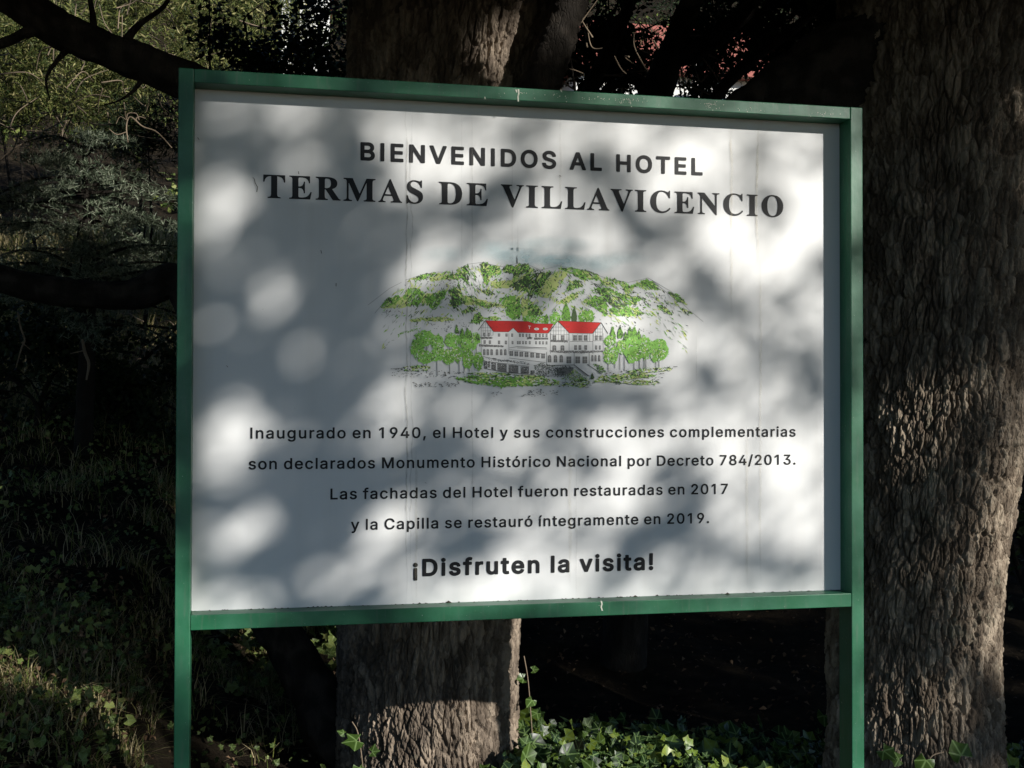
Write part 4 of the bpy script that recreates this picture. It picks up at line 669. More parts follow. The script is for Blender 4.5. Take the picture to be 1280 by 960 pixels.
    S([(130,412),(190,430)], 0.4); S([(190,430),(520,485)], 0.3); S([(190,462),(520,498)], 0.5)
    flecks([(195,428),(520,466),(520,486),(195,450)], 90, 'ink', H, 0.9)
    for a, b, c, d, e, f in ((162,452,185,458,515,522), (192,458,206,460,505,510), (218,466,254,472,520,534), (266,474,340,482,538,548), (356,486,434,494,550,556), (452,498,518,502,556,558), (530,530,562,532,562,562)):
        pts = [(a,b),(c,d),(c,f),(a,e)]
        poly(pts, 'grey', H); flecks(pts, 26, 'ink', H, 1.0); flecks(pts, 8, 'white', H, 0.7)
    for q in ([(190,522),(345,548)], [(345,548),(560,568)], [(150,430),(165,505)]): S(q, 0.5)
    bush = [(560,490),(620,470),(690,490),(880,500),(870,560),(780,585),(640,580),(570,560)]
    flecks(bush, 330, 'grey', H, 1.1); flecks(bush, 230, 'ink', H, 0.9); flecks(bush, 60, 'dark', H, 1.0)
    poly([(738,515),(870,508),(868,560),(745,570)], 'grey', H, 0.4); flecks([(738,515),(870,508),(868,560),(745,570)], 60, 'ink', H, 1.0)
    S([(660,492),(880,488)], 0.8); S([(880,488),(1000,578)], 0.8); S([(985,482),(1100,560)], 0.7)
    for k in range(9): S([(885 + k * 9, 505 + k * 8), (905 + k * 12, 512 + k * 8)], 0.3)
    gard = [(880,520),(960,580),(1010,600),(900,620),(780,600),(820,570)]
    flecks(gard, 120, 'ink', H, 0.9); flecks(gard, 60, 'green', H, 1.1); flecks(gard, 60, 'yellow', H, 1.0)
    hedge = [(1030,475),(1110,500),(1135,550),(1080,545)]
    flecks(hedge, 70, 'green', H, 1.2); flecks(hedge, 60, 'ink', H, 0.9)
    cone(1025, 555, 600, 30, 'dark', H)
    # trees beside the hotel
    for x, y in ((350,800),(412,815),(488,805),(545,800),(575,790),(605,790),(648,780),(330,790)):
        stroke([(x, y - 190), (x + 2, y)], 0.75, 'grey', A); stroke([(x + 1, y - 120), (x - 26, y - 200)], 0.45, 'grey', A); stroke([(x + 1, y - 130), (x + 24, y - 205)], 0.45, 'grey', A)
    for c in ((340,590,62,48),(292,650,42,62),(345,700,60,38),(415,620,42,50),(420,690,46,40),(505,600,52,42),(530,680,40,40),(480,705,38,42),(600,620,55,50),(645,590,30,34)): leafy(*c, 'bright', A, fl=40)
    for c in ((480,700,42,45),(600,710,36,62),(660,725,32,60),(535,690,25,44)): leafy(*c, 'green', A, fl=40)
    for x, a, b, w in ((532,512,560,24), (565,525,590,30), (595,525,590,30), (612,540,600,28), (655,555,610,30)): cone(x, a, b, w, 'green', A)
    for x, y in ((480,780),(520,770),(550,780),(578,785),(635,785),(668,775),(706,785),(766,770),(785,765),(695,780)):
        stroke([(x, y - 170), (x, y)], 0.75, 'grey', B); stroke([(x, y - 110), (x + 18, y - 165)], 0.4, 'grey', B)
    for x, a, b, w in ((508,515,600,36), (553,515,590,36), (612,518,620,42), (638,515,620,44), (665,545,620,30), (585,550,620,30)): cone(x, a, b, w, 'green', B, 16)
    for c in ((490,605,34,32),(475,695,22,50),(515,690,25,56),(560,640,30,40),(632,655,62,78),(700,640,38,64),(785,655,58,66),(765,690,30,40)): leafy(*c, 'bright', B, fl=44)
    for c in ((650,690,45,36),(800,680,35,36),(705,680,26,34)): leafy(*c, 'green', B, fl=24)
    # lawn
    for pts, c, fr in (([(200,768),(300,755),(370,762),(350,782),(220,782)],'dark',A), ([(520,835),(620,812),(760,822),(1056,830),(1056,868),(950,872),(800,885),(700,868),(600,856)],'green',A), ([(600,800),(760,795),(900,812),(1056,818),(1056,830),(760,822)],'dark',A),
                       ([(0,825),(120,835),(185,845),(180,868),(80,872),(0,865)],'green',B), ([(395,850),(430,820),(560,805),(700,800),(760,815),(700,825),(560,835),(480,850)],'yellow',B), ([(590,790),(720,770),(850,770),(850,782),(700,792)],'green',B), ([(480,850),(600,840),(780,850),(770,865),(600,862)],'yellow',B), ([(200,870),(320,830),(370,850),(330,880)],'yellow',B)):
        poly(pts, c, fr, 1.0); flecks(pts, 70, 'green', fr, 2.2, 0.1); flecks(pts, 70, 'dark', fr, 2.4, 0.1); flecks(pts, 45, 'bright', fr, 2.0, 0.1); flecks(pts, 40, 'yellow', fr, 2.2, 0.1); flecks(pts, 50, 'ink', fr, 1.3, 0.1); flecks(pts, 25, 'white', fr, 2.0, 0.05)
    for pts, n, fr in (([(130,770),(560,790),(680,830),(520,830),(140,820)],110,A), ([(270,855),(540,850),(560,885),(280,880)],70,A), ([(740,910),(800,910),(790,940),(740,940)],10,A), ([(900,905),(1050,890),(1056,940),(920,940)],30,A),
                       ([(0,900),(200,905),(180,930),(0,940)],26,B), ([(200,845),(400,850),(380,890),(180,880)],50,B), ([(400,790),(860,760),(890,765),(760,860),(500,868)],130,B)):
        flecks(pts, n, 'ink', fr, 1.1, 0.1)
    stroke([(135,774),(215,768)], 0.4, 'ink', A); stroke([(870,760),(895,760)], 0.5, 'ink', B)
    m.build('printed_picture', mats, PANEL)
    # pale sky wash round the summits: soft-edged discs
    V, F, fade = [], [], []
    for u, v, ru, rv, a in ((655,322,42,13,.8),(700,326,34,12,.75),(620,312,40,14,.45),(740,330,40,14,.5),(690,306,60,12,.4),(560,318,40,12,.3),(780,322,36,10,.35)):
        b = len(V); V.append(P(u, v, 0.00004)); fade.append(a)
        for rr, ff in ((.55, a * .6), (1.0, 0.0)):
            for t in np.linspace(0, 2 * math.pi, 20, endpoint=False):
                V.append(P(u + ru * rr * math.cos(t), v + rv * rr * math.sin(t), 0.00004)); fade.append(ff)
        for k in range(20):
            F.append((b, b + 1 + k, b + 1 + (k + 1) % 20, b)[:3]); 
        for k in range(20):
            F.append((b + 1 + k, b + 21 + k, b + 21 + (k + 1) % 20)); F.append((b + 1 + k, b + 21 + (k + 1) % 20, b + 1 + (k + 1) % 20))
    V = np.array(V)
    for j in range(7): V[j * 41:(j + 1) * 41, 1] -= 0.000003 * j
    mesh_np('sky_tint', V, np.array(F), M['wash'], PANEL, attr={'fade': fade})
build_picture()

# ------------------------------------------------------------------ stains, droppings and grime on the sign
def ribbon(pts, w, V, F, fade, lift, fades):
    b = len(V)
    for (u, v), f, ww in zip(pts, fades, w):
        for k, e in ((-1, 0.0), (-.35, f), (.35, f), (1, 0.0)):
            V.append(P(u + k * ww, v, lift)); fade.append(e)
    for i in range(len(pts) - 1):
        for k in range(3):
            F.append((b + i * 4 + k, b + i * 4 + k + 1, b + i * 4 + 4 + k + 1, b + i * 4 + 4 + k))
def build_stains():
    rng = np.random.default_rng(5)
    for name, mt, rows in (('drip_stain', 'stain_dark', [(508,131,762,1.3,2.2,.75),(514,131,762,1.0,2.4,.4),(590,140,700,1.0,.6,.35),(577,142,330,.8,.5,.25),(647,280,330,.6,.3,.5),(720,560,750,1.2,.6,.25),(870,420,480,.8,.5,.3),(640,150,330,.9,.4,.25)]),
                           ('drip_stain', 'stain_rust', [(914,160,400,1.9,1.4,.5),(946,160,330,1.5,1.6,.75),(950,320,735,1.5,.8,.45),(933,540,735,2.2,.6,.35),(712,560,735,2.6,.8,.3),(520,560,760,2.0,.8,.3),(700,145,260,1.6,.6,.3)])):
        for j, (u, v0, v1, w, wob, al) in enumerate(rows):
            V, F, fade = [], [], []
            n = max(6, int((v1 - v0) / 5)); t = np.linspace(0, 1, n)
            wv = noise3(np.stack([t * (v1 - v0) / 38, np.full(n, j * 7.3), np.zeros(n)], 1)) * wob * 1.6 + noise3(np.stack([t * (v1 - v0) / 9, np.full(n, j * 3.3), np.ones(n)], 1)) * wob * .5
            fd = al * np.clip(np.minimum(t * 12, (1 - t) * 5), 0, 1) * rng.uniform(.6, 1, n)
            ribbon([(u + a, v0 + (v1 - v0) * b) for a, b in zip(wv, t)], w * rng.uniform(.8, 1.2, n), V, F, fade, 0.0030 + 0.00001 * j + (0.0002 if mt == 'stain_rust' else 0), fd)
            mesh_np(name, V, np.array(F), M[mt], PANEL, attr={'fade': fade})
    # scuffs on the panel
    m = MB()
    for pts in ([(316,222),(318,224),(319,229)], [(319,229),(322,234),(321,240)], [(373,214.5),(373.6,218)], [(401,313),(402,317)], [(420,354),(420,358)], [(283,457),(285,459)], [(247,172),(249,175)], [(531,603),(533,604)], [(699,219),(701,221)]):
        for (a, b), (c, d) in zip(pts, pts[1:]):
            m.add([P(a - .4, b, .0028), P(a + .4, b, .0028), P(c + .4, d, .0028), P(c - .4, d, .0028)], [(0, 1, 2, 3)])
    m.build('scuff_mark', M['grime'], PANEL)
    # dirt lying on the ledge of the lower rail
    m = MB(); 
    rail = [o for o in SIGN.children if o.name.startswith('bottom_rail')][0]; top = [o for o in SIGN.children if o.name.startswith('top_rail')][0]
    for k in range(150):
        x = rng.uniform(0.01, SW - 0.01); y = PD - rng.uniform(0.002, 0.02) * rng.uniform(.2, 1); s = rng.uniform(.0007, .0026) * (2.2 if k % 19 == 0 else 1)
        a = rng.uniform(0, 6.28); q = [(x + s * 2 * math.cos(a + t), y + s * math.sin(a + t) * .7, SZ + 0.0004) for t in (0, 1.4, 3, 4.4)]
        m.add(q + [(x, y, SZ + s * rng.uniform(.6, 1.6))], [(0, 1, 4), (1, 2, 4), (2, 3, 4), (3, 0, 4)])
    tag(m.build('ledge_dirt', M['grime'], rail), kind='stuff')
    # whitish droppings and flaked paint on the rails
    def F0(u, v, y=-0.0006): q = at(u, v, y); return (q[0], y, q[2])
    m = MB()
    for pts, w in (([(648,111.5),(648.6,116),(647.6,121),(648,127)], 1.0), ([(645,112),(646,115.5)], 1.0), ([(606,121),(606.5,124)], .7), ([(701,112),(702,115)], .8)):
        for (a, b), (c, d) in zip(pts, pts[1:]): m.add([F0(a - w, b), F0(c - w * .8, d), F0(c + w * .8, d), F0(a + w, b)], [(0, 1, 2, 3)])
    for cu, cv, n, su, sv in ((786,126,46,12,4),(890,131,34,12,4),(745,123,16,40,4),(660,118,14,40,4),(940,137,14,30,3),(1020,142,12,24,3)):
        for k in range(n):
            u, v = cu + rng.normal() * su * .6, cv + rng.normal() * sv * .55; s = rng.uniform(.25, .8)
            m.add([F0(u - s, v), F0(u, v + s), F0(u + s, v), F0(u, v - s * .7)], [(0, 1, 2, 3)])
    m.build('paint_flake', M['dropping'], top)
    m = MB()
    for pts, w in (([(751.5,751),(752.5,755),(751.5,759),(753,763.5)], .9), ([(748,757),(754,756)], .5)):
        for (a, b), (c, d) in zip(pts, pts[1:]): m.add([F0(a - w, b), F0(c - w, d), F0(c + w, d), F0(a + w, b)], [(0, 1, 2, 3)])
    m.build('paint_flake', M['dropping'], rail)
build_stains()
# ------------------------------------------------------------------ bark, trunks and limbs
def cells(p):
    """distance to the border between the two nearest cells, and a number for the nearest cell"""
    p = np.asarray(p, np.float32); i = np.floor(p).astype(np.int32); f = p - i
    f1 = np.full(p.shape[:-1], 9., np.float32); f2 = f1.copy(); own = np.zeros(p.shape[:-1], np.int32)
    jit = np.random.default_rng(4).uniform(.08, .92, (256, 3)).astype(np.float32)
    for a in (-1, 0, 1):
        for b in (-1, 0, 1):
            for c in (-1, 0, 1):
                h = _perm[(_perm[(_perm[(i[..., 0] + a) & 255] + i[..., 1] + b) & 255] + i[..., 2] + c) & 255]
                q = jit[h]
                d = np.sqrt((a + q[..., 0] - f[..., 0]) ** 2 + (b + q[..., 1] - f[..., 1]) ** 2 + (c + q[..., 2] - f[..., 2]) ** 2)
                n = d < f1
                f2 = np.where(n, f1, np.minimum(f2, d)); own = np.where(n, h, own); f1 = np.where(n, d, f1)
    return f2 - f1, own / 255.0
def trunk_mesh(name, prof, mat_, parent, nt=720, nz=760, amp=0.020, freq=17.0, seed=0.0, lobe=0.05):
    """prof: rows of (z, centre x, centre y, radius)."""
    prof = np.array(prof)
    z = np.linspace(prof[0, 0], prof[-1, 0], nz)
    k = np.ones(5) / 5
    def col(i):
        v = np.interp(z, prof[:, 0], prof[:, i]); w = max(3, nz // 12) | 1
        return np.convolve(np.pad(v, w // 2, 'edge'), np.ones(w) / w, 'valid')
    cx, cy, r = col(1), col(2), col(3)
    tc = math.atan2(CAM_POS[1] - prof[0, 2], CAM_POS[0] - prof[0, 1])
    t = np.linspace(0, 2 * np.pi, nt, endpoint=False)
    th = t - .62 * np.sin(t - tc)                              # finer on the side towards the road
    T, Z = np.meshgrid(th, z)
    R = r[:, None] * np.ones_like(T)
    ux, uy = np.cos(T), np.sin(T)
    low = fbm(np.stack([ux * 1.6, uy * 1.6, Z * 0.9 + seed], -1), 3)
    rr = R * (1 + lobe * low)
    X0, Y0 = ux * R, uy * R
    warp = noise3(np.stack([X0 * 9, Y0 * 9, Z * 7 + seed], -1)) * 0.014
    w2 = noise3(np.stack([X0 * 34 + 5, Y0 * 34, Z * 20 + seed], -1)) * 0.006
    e1, own = cells(np.stack([(X0 + warp + w2) * freq, (Y0 + warp - w2) * freq, (Z + w2 * 2) * freq * 0.26 + seed], -1))
    e2, own2 = cells(np.stack([(X0 - warp - w2) * freq * 2.1, (Y0 + warp + w2) * freq * 2.1, (Z - w2) * freq * 0.8 + seed], -1))
    n5 = noise3(np.stack([X0 * 10, Y0 * 10, Z * 5 + seed], -1))
    n3 = fbm(np.stack([X0 * 95, Y0 * 95, Z * 60 + seed], -1), 3)
    flake = (own - .5) * .7 + (own2 - .5) * .45
    d = -amp * (1.05 + .7 * n5) * np.clip(1 - e1 / .20, 0, 1) ** 0.8 - .42 * amp * np.clip(1 - e2 / .22, 0, 1) + amp * .55 * flake + 0.0022 * n3 + amp * .3 * low
    rr = rr + d + amp * 0.4
    V = np.stack([cx[:, None] + ux * rr, cy[:, None] + uy * rr, Z], -1).reshape(-1, 3)
    i = np.arange(nz - 1)[:, None] * nt; j = np.arange(nt)[None]; jn = (j + 1) % nt
    F = np.stack([(i + j).ravel(), (i + jn).ravel(), (i + nt + jn).ravel(), (i + nt + j).ravel()], 1)
    tone = np.clip(.5 + .5 * noise3(np.stack([X0 * 16, Y0 * 16, Z * 7 + seed], -1)) + .75 * flake, 0, 1)
    return mesh_np(name, V, F, mat_, parent, smooth=True, attr={'tone': tone.ravel()})
def spline(pts, n):
    pts = np.array(pts, float); m = len(pts)
    P_ = np.vstack([2 * pts[0] - pts[1], pts, 2 * pts[-1] - pts[-2]])
    t = np.linspace(0, m - 1 - 1e-9, n); i = t.astype(int); f = (t - i)[:, None]
    a, b, c, d = P_[i], P_[i + 1], P_[i + 2], P_[i + 3]
    return 0.5 * (2 * b + (c - a) * f + (2 * a - 5 * b + 4 * c - d) * f ** 2 + (3 * b - a - 3 * c + d) * f ** 3)
def tube(pts, n=60, nt=16, amp=0.0, seed=0.0, ring=False, freq=22.0):
    """pts: rows of (x, y, z, radius); returns V, F of one closed limb."""
    q = spline(pts, n); c = q[:, :3]; r = np.maximum(q[:, 3], 0.0008)
    t = np.gradient(c, axis=0); t /= np.linalg.norm(t, axis=1)[:, None]
    ref = np.array([0.31, 0.2, 0.93]) if abs(t[0] @ np.array([0.31, 0.2, 0.93])) < .9 else np.array([1.0, 0, 0])
    a = np.cross(t, ref); a /= np.linalg.norm(a, axis=1)[:, None]; b = np.cross(t, a)
    th = np.linspace(0, 2 * np.pi, nt, endpoint=False)
    D = a[:, None] * np.cos(th)[None, :, None] + b[:, None] * np.sin(th)[None, :, None]
    X = c[:, None] + D * r[:, None, None]
    if amp:
        L = np.concatenate([[0], np.cumsum(np.linalg.norm(np.diff(c, axis=0), axis=1))])
        s = np.broadcast_to(L[:, None], X.shape[:2]); cc = np.cos(th)[None] * r[:, None]; ss = np.sin(th)[None] * r[:, None]
        fs = freq * (2.2 if ring else .25); fr = freq * (.3 if ring else 1)
        n1 = noise3(np.stack([cc * fr + seed, ss * fr, s * fs], -1)); n3 = fbm(np.stack([X[..., 0] * 40, X[..., 1] * 40, X[..., 2] * 40], -1), 3)
        lowf = fbm(np.stack([X[..., 0] * 5 + seed, X[..., 1] * 5, X[..., 2] * 5], -1), 2)
        X = X + D * (-amp * np.exp(-(n1 / .14) ** 2) + amp * .35 * n3 + r[:, None] * .16 * lowf)[..., None]
    V = np.concatenate([X.reshape(-1, 3), c[:1], c[-1:]])
    i = np.arange(n - 1)[:, None] * nt; j = np.arange(nt)[None]; jn = (j + 1) % nt
    F4 = np.stack([(i + j).ravel(), (i + jn).ravel(), (i + nt + jn).ravel(), (i + nt + j).ravel()], 1)
    j = np.arange(nt); jn = (j + 1) % nt
    F3 = np.concatenate([np.stack([np.full(nt, n * nt), jn, j], 1), np.stack([np.full(nt, n * nt + 1), (n - 1) * nt + j, (n - 1) * nt + jn], 1)])
    return V, [F4, F3]
def limb(name, pts, mat_, parent, n=90, nt=40, amp=0.008, ring=False, freq=22.0, extra=()):
    Vs, F4, F3, b = [], [], [], 0
    for k, (p, nn, tt, am) in enumerate([(pts, n, nt, amp)] + list(extra)):
        V, (a, c) = tube(p, nn, tt, am, seed=3.7 * k + pts[0][0], ring=ring, freq=freq)
        Vs.append(V); F4.append(a + b); F3.append(c + b); b += len(V)
    V = np.concatenate(Vs)
    return mesh_np(name, V, [np.concatenate(F4), np.concatenate(F3)], mat_, parent, smooth=True, attr={'tone': np.clip(.5 + .9 * fbm(V * 14, 2), 0, 1)})
def px(rows):                    # rows of (u, v, metres behind the sign, radius) -> world
    return [(*at(u, v, y), r) for u, v, y, r in rows]
def join(parts):
    Vs, Fs, b = [], {}, 0
    for V, F in parts:
        Vs.append(V)
        for f in (F if isinstance(F, list) else [F]): Fs.setdefault(f.shape[1], []).append(f + b)
        b += len(V)
    return np.concatenate(Vs), [np.concatenate(f) for f in Fs.values()]

# leaf templates: (verts, [faces]) lying in the xy plane, base at the origin, tip along +y
def diamond(w, bend=0.12):
    return np.array([(0, 0, 0), (w / 2, .45, bend * .6), (0, 1, -bend), (-w / 2, .45, bend * .6)]), [np.array([(0, 1, 3)]), np.array([(1, 2, 3)])]
LEAF = diamond(0.62)
NEEDLE = (np.array([(-.05, 0, 0), (.05, 0, 0), (.03, 1, 0), (-.03, 1, 0)]), [np.array([(0, 1, 2, 3)])])
def ivy_template(var=0):
    """five-lobed ivy leaf; the 'vein' value is 1 along the lobe mid-lines."""
    r = np.random.default_rng(40 + var)
    ang = [-128, -100, -58, -30, 0, 30, 58, 100, 128]
    rad = [.44, .44, .64, .58, .90, .58, .64, .44, .44]
    if var == 1: rad = [.36, .40, .52, .56, .98, .56, .52, .40, .36]
    if var == 2: rad = [.50, .52, .60, .66, .82, .66, .60, .52, .50]
    if var == 3: ang = [-140, -108, -66, -34, 0, 28, 52, 96, 132]; rad = [.38, .42, .74, .55, .84, .50, .60, .40, .44]
    curl = (.10, .34, -.12, .24)[var]; fold = (.10, .02, .22, .14)[var]
    pts, vein = [(0, .02, 0)], [1.0]
    F = []
    for k, (a, q) in enumerate(zip(ang, rad)):
        t = math.radians(a); q *= r.uniform(.88, 1.1); lobe = k % 2 == 0
        for s, vv in ((.5, 1.0 if lobe else .45), (1.0, .97 if lobe else 0.0)):
            x, y = math.sin(t) * q * s, math.cos(t) * q * s + .25
            zz = (0.05 if lobe else -0.06) * s - curl * x * x - curl * .8 * max(0, y - .45) ** 2 + fold * abs(x) + r.uniform(-.04, .04)
            pts.append((x, y, zz)); vein.append(vv)
    pts[0] = (0, .25, 0)
    for k in range(8):
        a, b = 1 + 2 * k, 3 + 2 * k
        F += [(0, b, a), (a, b, b + 1), (a, b + 1, a + 1)]
    return np.array(pts), [np.array(F)], np.array(vein)

# ------------------------------------------------------------------ the thick tree behind the sign
MID = thing('cedar_tree', 'thick brown barked tree directly behind the sign with limbs on both sides', 'tree', (0.877, 1.42, 0))
def build_mid_tree():
    trunk_mesh('trunk', [(-.25,.875,1.42,.45), (0,.877,1.42,.385), (.3,.877,1.42,.358), (.7,.877,1.42,.366), (1.5,.89,1.42,.372), (2.3,.92,1.42,.40), (3.0,.985,1.42,.44), (3.7,1.05,1.42,.47)], M['bark_mid'], MID, seed=1.3, amp=.0165, freq=35)
    limb('limb', px([(520,230,1.15,.13),(440,192,1.05,.09),(330,143,1.0,.075),(228,99,1.0,.069),(165,73,1.0,.066),(105,50,1.0,.066),(60,28,1.0,.068),(15,-4,1.0,.07),(-80,-70,1.0,.07)]), M['bark_shade_tone'], MID,
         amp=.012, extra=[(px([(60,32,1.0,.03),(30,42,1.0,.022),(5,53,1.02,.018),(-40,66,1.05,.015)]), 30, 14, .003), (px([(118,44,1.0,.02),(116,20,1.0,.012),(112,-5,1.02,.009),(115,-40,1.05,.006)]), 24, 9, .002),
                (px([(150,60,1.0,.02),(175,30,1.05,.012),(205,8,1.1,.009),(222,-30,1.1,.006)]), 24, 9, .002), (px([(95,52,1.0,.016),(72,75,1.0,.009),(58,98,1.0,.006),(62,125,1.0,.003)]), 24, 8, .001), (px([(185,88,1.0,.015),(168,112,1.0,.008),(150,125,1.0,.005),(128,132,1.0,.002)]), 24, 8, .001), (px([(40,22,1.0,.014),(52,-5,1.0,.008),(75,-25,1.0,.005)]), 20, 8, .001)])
    limb('limb', px([(610,260,1.1,.12),(650,180,.98,.10),(675,112,.93,.078),(694,60,.9,.07),(714,0,.9,.066),(740,-90,.9,.06)]), M['bark_shade_tone'], MID, ring=True, amp=.006, freq=26)
    limb('limb', px([(560,1010,1.35,.14),(425,930,1.5,.10),(392,865,1.6,.098),(345,785,1.7,.09),(300,705,1.8,.085),(262,560,1.9,.08),(250,420,1.9,.08),(222,352,1.9,.075),(160,368,1.9,.07),(60,362,1.9,.06),(-60,330,1.9,.05)]), M['bark_shade_tone'], MID)
build_mid_tree()

# ------------------------------------------------------------------ the big tree on the right
RIGHT = thing('cedar_tree', 'massive grey barked tree close beside the right post of the sign', 'tree', (2.72, 0.8, 0))
def build_right_tree():
    trunk_mesh('trunk', [(-.3,2.69,.8,.40), (.0,2.69,.8,.345), (.3,2.69,.8,.322), (.6,2.69,.8,.318), (.95,2.72,.8,.328), (1.5,2.78,.8,.378), (2.2,2.825,.8,.40), (3.1,2.90,.82,.46), (3.8,2.95,.85,.52)], M['bark_right'], RIGHT, seed=8.1, amp=.0165, freq=36)
    limb('limb', px([(1180,-10,.85,.30),(1110,62,.85,.24),(1030,112,.88,.20),(950,160,.95,.17),(895,195,1.0,.12)]), M['bark_shade_tone'], RIGHT, amp=.012, nt=60)
build_right_tree()

# ------------------------------------------------------------------ slimmer forked tree between them
FORK = thing('forked_tree', 'slim dark forked tree seen between the two big trunks above the sign', 'tree', (1.95, 2.6, 0))
def build_fork():
    b = at(790, 300, 2.6); g = (b[0] - .05, 2.6)
    limb('trunk', [(g[0], g[1], -.1, .13), (g[0] + .02, 2.6, 1.0, .11)] + px([(780,300,2.6,.10),(800,180,2.6,.095),(823,112,2.6,.085),(840,62,2.6,.07),(858,18,2.6,.062),(885,-40,2.6,.055)]), M['bark_shade_tone'], FORK, amp=.005,
         )
    limb('limb', px([(838,72,2.6,.06),(868,64,2.58,.055),(897,46,2.55,.052),(915,30,2.52,.05),(927,18,2.5,.052),(940,0,2.5,.05),(960,-40,2.5,.045)]), M['bark_shade_tone'], FORK, n=60, nt=26, amp=.004)
    limb('limb', px([(745,150,2.5,.05),(738,112,2.5,.04),(768,50,2.5,.034),(795,-15,2.5,.028),(810,-60,2.5,.02)]), M['bark_shade_tone'], FORK, n=50, nt=18, amp=.003)
    limb('limb', px([(880,150,2.5,.045),(905,108,2.5,.036),(950,66,2.5,.03),(1005,25,2.5,.024),(1060,-30,2.5,.018)]), M['bark_shade_tone'], FORK, n=50, nt=18, amp=.003)
    limb('limb', px([(815,130,2.6,.05),(795,98,2.62,.03),(770,106,2.65,.02),(745,120,2.65,.012)]), M['bark_shade_tone'], FORK, n=30, nt=14, amp=.002)
build_fork()
# ------------------------------------------------------------------ trees by the road, out of frame towards the sun: their crowns dapple the sign
def sun_xz(P_):
    k = P_[1] / -SUN[1]
    return np.array([P_[0] + SUN[0] * k, P_[2] + SUN[2] * k])
GX0, GX1, GZ0, GZ1, GS = -4.0, 14.0, -1.2, 10.5, 0.02
def ground_y(u, v):               # how far behind the sign the line of sight meets the slope
    for y in np.arange(.1, 16, .04):
        q = at(u, v, y)
        if q[2] < ground_z(q[:1], q[1:2], False)[0] + .05: return y
    return 9.0
def light_map():
    xs = np.arange(GX0, GX1, GS); zs = np.arange(GZ0, GZ1, GS)
    X, Z = np.meshgrid(xs, zs)
    p = np.stack([X * 1.7, Z * 1.7, np.full_like(X, 2.5)], -1)
    n = fbm(p, 3)
    T = 0.025 + 0.5 * np.clip((n - 0.30) / 0.25, 0, 1)
    G = np.zeros_like(T)
    def spot(u, v, y, r, t, ry=None):
        c = sun_xz(at(u, v, ground_y(u, v) if y is None else y)); g = np.exp(-(((X - c[0]) / r) ** 2 + ((Z - c[1]) / (ry or r)) ** 2) ** 2)
        np.copyto(T, T * (1 - g) + t * g); np.copyto(G, np.maximum(G, g * t))
    # on the panel: broad values first, then single gaps (+) and leafy clumps (-)
    cols = [240, 340, 440, 540, 640, 740, 840, 940, 1040]
    rows = [125, 215, 310, 400, 500, 590, 680, 760]
    base = np.array([[.10,.14,.20,.66,.80,.84,.86,.80,.88],
                     [.04,.03,.06,.62,.72,.76,.90,.85,.90],
                     [.03,.02,.03,.20,.48,.50,.74,.84,.92],
                     [.03,.03,.06,.36,.46,.52,.62,.64,.84],
                     [.03,.05,.08,.24,.38,.48,.62,.68,.78],
                     [.04,.03,.03,.18,.52,.74,.66,.84,.82],
                     [.05,.02,.03,.20,.56,.78,.52,.78,.82],
                     [.14,.10,.12,.58,.78,.82,.80,.80,.86]])
    c0 = sun_xz(at(cols[0], 480, PD)); c1 = sun_xz(at(cols[-1], 480, PD))
    gx = np.array([sun_xz(at(u, 450, PD))[0] for u in cols]); gz = np.array([sun_xz(at(640, v, PD))[1] for v in rows])[::-1]
    bb = base[::-1]
    ix = np.clip(np.searchsorted(gx, X) - 1, 0, len(gx) - 2); iz = np.clip(np.searchsorted(gz, Z) - 1, 0, len(gz) - 2)
    fx = np.clip((X - gx[ix]) / (gx[ix + 1] - gx[ix]), 0, 1); fz = np.clip((Z - gz[iz]) / (gz[iz + 1] - gz[iz]), 0, 1)
    Tp = (bb[iz, ix] * (1 - fx) + bb[iz, ix + 1] * fx) * (1 - fz) + (bb[iz + 1, ix] * (1 - fx) + bb[iz + 1, ix + 1] * fx) * fz
    # gaps between the leaves: each throws one round image of the sun, (u, v, size of the gap in cm)
    for u, v, r in ((285,128,7),(310,133,8.5),(338,137,8),(362,145,4.5),(385,150,5.5),(412,158,4.5),(432,166,4),(470,160,5.5),(492,150,6),(515,158,6),(500,182,5),(285,240,9.5),(298,258,7),(270,285,7),(283,302,4.5),(255,262,4),(262,205,3.5),(375,205,7),(345,215,3.5),
                    (284,335,7),(300,345,3),(350,362,7.5),(342,385,6),(322,375,3),(545,318,8),(522,335,5),(568,340,4.5),(472,380,5),(458,408,4),(492,408,4.5),(502,352,3.5),(386,437,5),(368,455,2.5),(434,436,2.5),(462,275,3),(482,300,2.5),
                    (292,512,7.5),(278,540,7),(300,556,6),(272,582,7.5),(292,600,5),(325,535,5),(358,548,5.5),(392,538,2.5),(320,655,6.5),(295,668,6.5),(272,684,5.5),(250,672,4),(250,640,3.5),(335,690,3),(392,722,5.5),(415,735,4.5),(372,740,3.5),(485,636,7),(502,655,6),(472,668,8),(455,700,7),(478,712,6),(440,722,4.5),(520,640,4),
                    (325,742,4.5),(300,748,4),(265,752,4.5),(350,752,4),(483,488,6),(465,505,4),(510,500,4),(428,520,3.5),(446,540,2.5),(560,520,4),(634,713,6),(610,725,4.5),(540,610,4),(520,585,3.5),(430,470,3.5),(340,470,3),(300,440,2.5),(255,400,2.5)):
        c = sun_xz(at(u, v, PD)); q = np.hypot(X - c[0], Z - c[1])
        Tp = np.maximum(Tp, np.clip((r * .0062 - q) / .02 + .5, 0, 1))
    rg = np.random.default_rng(64); Tp = np.where(X > .5, Tp * (1 - .10 * np.clip((X - .5) / .3, 0, 1)), Tp)
